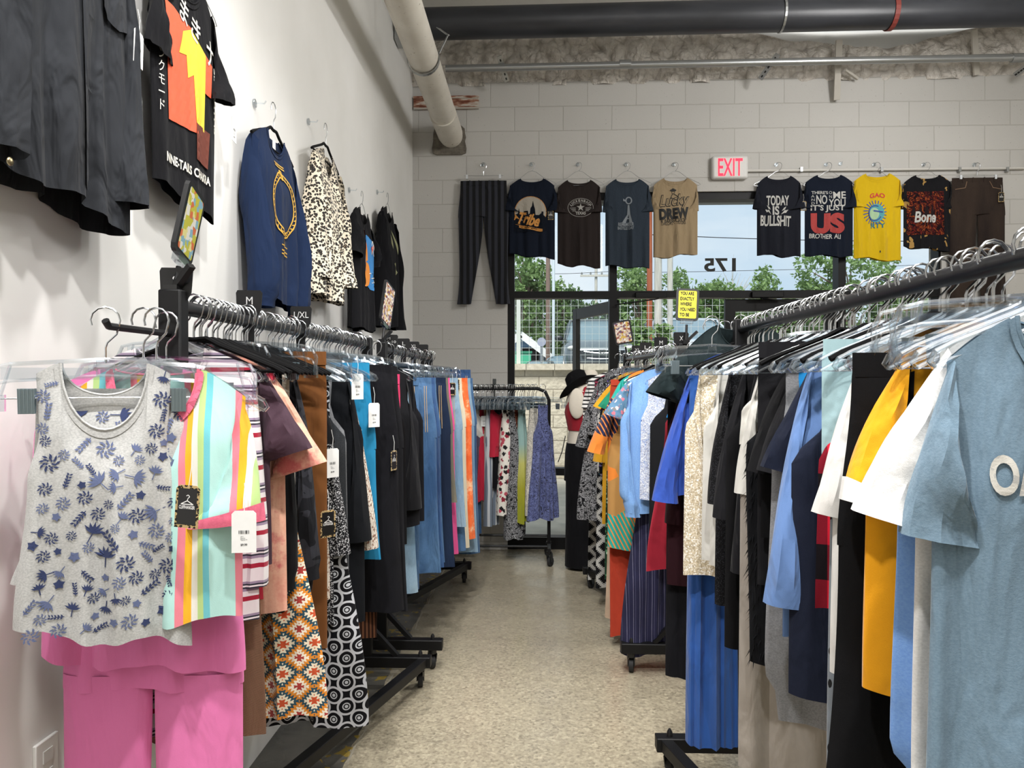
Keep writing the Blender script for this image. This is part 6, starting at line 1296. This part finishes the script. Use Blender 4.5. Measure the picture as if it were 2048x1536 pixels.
# ------------------------------------------------------------------ size dividers and sign holders
def divider(text, label, loc, s=1.0, rz=0):
    t = thing('size_divider', label, 'size divider', loc, rz); m = MB()
    fn = lambda a, b, d: Vector((a * s, d, b * s))
    m.prism([(-.014, -.13), (.012, -.13), (.014, -.02), (.032, .012), (.036, .062), (.030, .070), (-.034, .070), (-.038, .062), (-.036, .012), (-.020, -.02)], -.0015, .0015, fn); m.obj('card', BLACKP, t, smooth=False)
    w_ = .018 * len(text) if len(text) < 4 else .05; k = MB()
    if text: put_text(k, text, 0, .040, min(w_, .055), .022 if '\n' not in text else .032, lambda x, z: Vector((x * s, -.0025, z * s))); k.obj('chalk_lettering', flat('chalk', 'c9c9c9', .9), t, smooth=False)
    return t
def onbar(px, bx): return Yof(px, bx)
for tx, px, bx, z0, lb in (('S', 350, LX, BZ, 'black size card marked S at the near end of the left rack'), ('M', 496, LX, BZ, 'black size card marked M on the nearest left rack'), ('L/XL', 600, LX, BZ, 'black size card marked L/XL on the nearest left rack'),
    ('M\n6-10', 781, LX2, BZ - .01, 'black size card marked M 6-10 above the jeans'), ('L', 806, LX2, BZ - .01, 'black size card marked L above the jeans'), ('XL', 826, LX2, BZ - .01, 'black size card marked XL above the jeans'), ('', 845, LX2, BZ - .01, 'blank black size card at the far end of the jeans rack')):
    divider(tx, lb, (bx + .005, onbar(px, bx), z0 + .018), .95, R(8))
for tx, px, lb in (('M', 1322, 'black size card marked M on the second right rack'), ('L', 1292, 'black size card marked L on the second right rack'), ('XL', 1274, 'black size card marked XL on the second right rack'), ('X', 1350, 'black size card marked X at the near end of the second right rack')):
    divider(tx, lb, (RX2 + (.03 if px > 1330 else 0), min(4.9, onbar(px, RX2)), BZ), 1.0)
divider('', 'slim black size card standing on the far rail', (onY(989, 776, by).x, by, FZ + .014), .9, R(70))
def sign(label, loc, rz, lean, roll, poster, W=.12, H=.165, text=None, stem=.07):
    t = thing('sign_holder', label, 'sign', loc, 0); m4 = Matrix.Rotation(rz, 4, 'Z') @ Matrix.Rotation(roll, 4, 'Y') @ Matrix.Rotation(lean, 4, 'X')
    fn = lambda a, b, d: m4 @ Vector((a, d, b + stem + .02 + H / 2)); r_ = .014
    def rr(w, h, r): return [(sx * (w - r) + r * math.cos(R(a)), sy * (h - r) + r * math.sin(R(a))) for sx, sy, a0 in ((1, 1, 0), (-1, 1, 90), (-1, -1, 180), (1, -1, 270)) for a in (a0, a0 + 45, a0 + 90)]
    m = MB(); m.prism(rr(W / 2, H / 2, r_), -.005, .005, fn); m.obj('frame', BLACKP, t, smooth=False)
    m = MB(); m.add([fn(a, b, -.0058) for a, b in rr(W / 2 - .011, H / 2 - .011, .006)], [tuple(range(12))]); po = m.obj('poster', poster, t, smooth=False)
    if text:
        k = MB()
        for i, (s_, w_) in enumerate(text): put_text(k, s_, -(W - .036) / 2 + w_ / 2, H / 2 - .024 - i * .0265, w_, .0175, lambda x, z: fn(x, z, -.0068), .04)
        k.obj('lettering', INK, po, smooth=False)
    k = MB(); k.prism([(-.03, -H / 2 - .014), (.03, -H / 2 - .014), (.03, -H / 2 + .004), (-.03, -H / 2 + .004)], -.008, .008, fn); k.obj('clear_bracket', CLEAR, t, smooth=False)
    MB().tube([Vector((0, 0, -.01)), m4 @ Vector((0, 0, stem))], .006, 8).obj('stem', BLACKP, t)
    k = MB(); k.box((0, 0, .0), (.03, .03, .02)); k.bar((0, 0, 0), (.05, -.02, .05), .016, .012); k.obj('clamp', BLACKP, t, smooth=False); return t
def poster_mat(nm, stops, sc):
    if nm in MATS: return MATS[nm]
    t = NT(nm); MATS[nm] = t.fin(t.ramp(t.n('SeparateXYZ', {0: t.voro(sc, out='Color', dist='CHEBYCHEV')}).outputs[0], stops, True), .4); return MATS[nm]
YPOST = flat('yellow_poster', 'f3e21c', .4)
PM = poster_mat('bright_collage_poster', [(0, 'b8b43a'), (.3, 'd8d6cc'), (.55, 'c9683c'), (.7, 'd8cf8a'), (.85, '7fa8b8')], 60); PM2 = poster_mat('dark_collage_poster', [(0, 'c9b8a8'), (.3, '8a4a3a'), (.5, 'e0d8cc'), (.7, '5a4a6a'), (.85, 'c9a84a')], 90)
q = onY(330, 575, 1.56); sign('black framed colourful sign leaning above the near end of the left rack', (LX, 1.56, BZ + .035), R(99), R(8), R(12), PM, .115, .165, None, .055)
sign('narrow sign holder seen edge-on where the two left racks meet', (LX2 + .0, 3.56, BZ + .03), R(80), 0, R(20), PM2, .14, .22, None, .07)
q = onY(1372, 655, 3.52); sign('yellow sign in a black frame above the second right rack', (q.x, 3.52, q.z - .07), R(-4), R(-8), R(3), YPOST, .108, .158, [('YOU ARE', .066), ('EXACTLY', .068), ('WHERE', .056), ('YOU NEED', .074), ('TO BE', .046)], .085)
q = onY(1258, 690, 4.95); sign('small collage sign in a black frame near the mannequin', (RX2 - .06, 4.97, q.z - .07), R(-10), 0, R(-10), PM2, .125, .16, None, .06)
# spare hangers packed between the garments
def pack(kind, label, bx, bz, ys, rz=0, x_axis=False, grp=None):
    for y in ys:
        l = (bx, y, bz + .0165) if not x_axis else (y, bx, bz + .0135)
        hanger(kind, label, grp or (label + ' group')[:60], l, rz + rnd.uniform(-.12, .12), 0)
def ys(a, b, n): return [a + (b - a) * (i + rnd.uniform(.1, .9)) / n for i in range(n)]
pack('velvet', 'black velvet hanger in the close-packed run at the near end of the left rack', LX, BZ, ys(1.63, 2.05, 15), grp='velvet hangers packed on the nearest left rack')
pack('clear', 'clear plastic hanger tightly packed among clothes of the nearest left rack', LX, BZ, ys(2.1, 3.28, 26), grp='clear hangers packed on the nearest left rack')
pack('clip', 'clear clip hanger tightly packed above the jeans rack', LX2, BZ - .01, ys(3.66, 5.0, 18), grp='clip hangers packed above the jeans')
pack('clear', 'clear plastic hanger tightly packed among clothes of the nearest right rack', RX, BZ + .02, ys(.98, 2.55, 30), grp='clear hangers packed on the nearest right rack')
pack('velvet', 'black velvet hanger packed on the nearest right rack', RX, BZ + .02, ys(1.25, 2.5, 10), grp='velvet hangers packed on the nearest right rack')
pack('clear', 'clear plastic hanger packed on the second right rack', RX2, BZ - .02, ys(3.6, 4.9, 22), grp='clear hangers packed on the second right rack')
pack('clip', 'clear clip hanger packed along the far rail by the block wall', by, FZ, ys(onY(925, 776, by).x, onY(1075, 776, by).x, 24), R(62), True, grp='clip hangers packed along the far rail')
# ------------------------------------------------------------------ mannequin with hat
mq = onY(1163, 1105, 5.55); MZ = 0
SKN = flat('mannequin_cloth', 'd8cfc0', .7)
mn = thing('mannequin', 'armless cream mannequin in a red halter top and black trousers by the sidelight', 'mannequin', (mq.x, 5.55, 0))
def Q(px, py): v = onY(px, py, 5.55); return v.x - mq.x, v.z
def secs(rows, ry=.8): 
    out = []
    for (py, xa, xb, r_) in rows: a, z = Q(xa, py); b, _ = Q(xb, py); out.append((z, (a + b) / 2, 0, (b - a) / 2, r_))
    return out
tor = [(1000, 1134, 1180, .10), (930, 1130, 1182, .125), (905, 1132, 1180, .12), (880, 1135, 1176, .10), (862, 1137, 1175, .095), (845, 1134, 1180, .10), (825, 1130, 1186, .115), (800, 1132, 1190, .125), (783, 1138, 1192, .12), (772, 1148, 1196, .085), (765, 1160, 1198, .06), (752, 1165, 1196, .05), (745, 1166, 1195, .045), (740, 1170, 1190, .03)]
MB().loft(secs(tor), 28).obj('torso', SKN, mn)
c = Q(1152, 806); m = MB(); m.ball((c[0], -.125, c[1]), (.060, .022, .115), 24, 14); m.obj('shoulder_cap', SKN, mn)
ht = [(y, a - 1.0, b + 1.0, r_ + .008) for (y, a, b, r_) in [(860, 1137, 1176, .096), (845, 1134, 1180, .101), (825, 1130, 1186, .117), (800, 1134, 1190, .127), (786, 1140, 1192, .122), (775, 1150, 1197, .09), (768, 1160, 1199, .062), (762, 1164, 1198, .055)]]
m = MB(); m.loft(secs(ht), 28, False); v2 = []; o = m.obj('halter_top', C('red_rib', 'a8182c', knit=170), mn)
m = MB(); m.loft(secs([(960, 1128, 1186, .13), (930, 1129, 1184, .13), (905, 1130, 1182, .126), (885, 1133, 1179, .12)]), 28, False); m.obj('trouser_hips', C('black_flare', '101013', wr=.6), mn)
LEATH = flat('black_leather', '141416', .35)
for s_, nm in ((0, 'a'), (1, 'b')):
    m = MB(); dx = -.035 + s_ * .07
    m.loft([(.02, dx * 1.8 + .05, (s_ - .5) * .07, .115, .11), (.35, dx * 1.5 + .03, (s_ - .5) * .07, .10, .10), (.75, dx * 1.2 + .01, (s_ - .5) * .06, .09, .095), (.885, -.0, (s_ - .5) * .05, .097, .10)], 20); m.obj('trouser_leg', C('black_flare', '101013', wr=.6), mn)
m = MB(); q0 = Q(1130, 870); q1 = Q(1118, 905); m.tube([(q0[0], -.09, q0[1]), (q1[0] + .02, -.12, q1[1] + .02), (q1[0] - .01, -.12, q1[1] - .06)], .004, 6); m.obj('belt_cord', LEATH, mn)
hq = Q(1160, 770); hat = thing('cowboy_hat', 'black felt cowboy hat resting slanted on the mannequin neck', 'hat', (mq.x + hq[0], 5.53, hq[1] - .01)); FELT = C('black_felt', '0c0c0e', wr=.05)
m4 = Matrix.Rotation(R(-26), 4, 'Y') @ Matrix.Rotation(R(-10), 4, 'X')
rings = []
for rad, zz in ((.075, .045), (.10, .045), (.13, .05), (.165, .055), (.166, .048), (.13, .040), (.09, .036)):
    rings.append([m4 @ Vector((rad * 1.08 * math.cos(a * math.pi / 20), rad * .85 * math.sin(a * math.pi / 20), zz - .045 + .055 * abs(math.sin(a * math.pi / 20)) ** 2 * (rad / .165) ** 2 - .02 * (rad / .165))) for a in range(40)])
MB().rings(rings, False).obj('brim', FELT, hat)
rings = []
for k, (rx, ry, zz) in enumerate(((.092, .072, .0), (.090, .070, .05), (.082, .062, .095), (.06, .045, .112), (.02, .015, .098))):
    rings.append([m4 @ Vector((rx * math.cos(a * math.pi / 16), ry * math.sin(a * math.pi / 16), zz + (.014 * abs(math.sin(a * math.pi / 16)) if k > 1 else 0))) for a in range(32)])
MB().rings(rings).obj('crown', FELT, hat)
MB().loft([(0, 0, 0, .094, .074), (.02, 0, 0, .0935, .0735)], 32, False).obj('hat_band', LEATH, hat, mw=None).matrix_local = m4
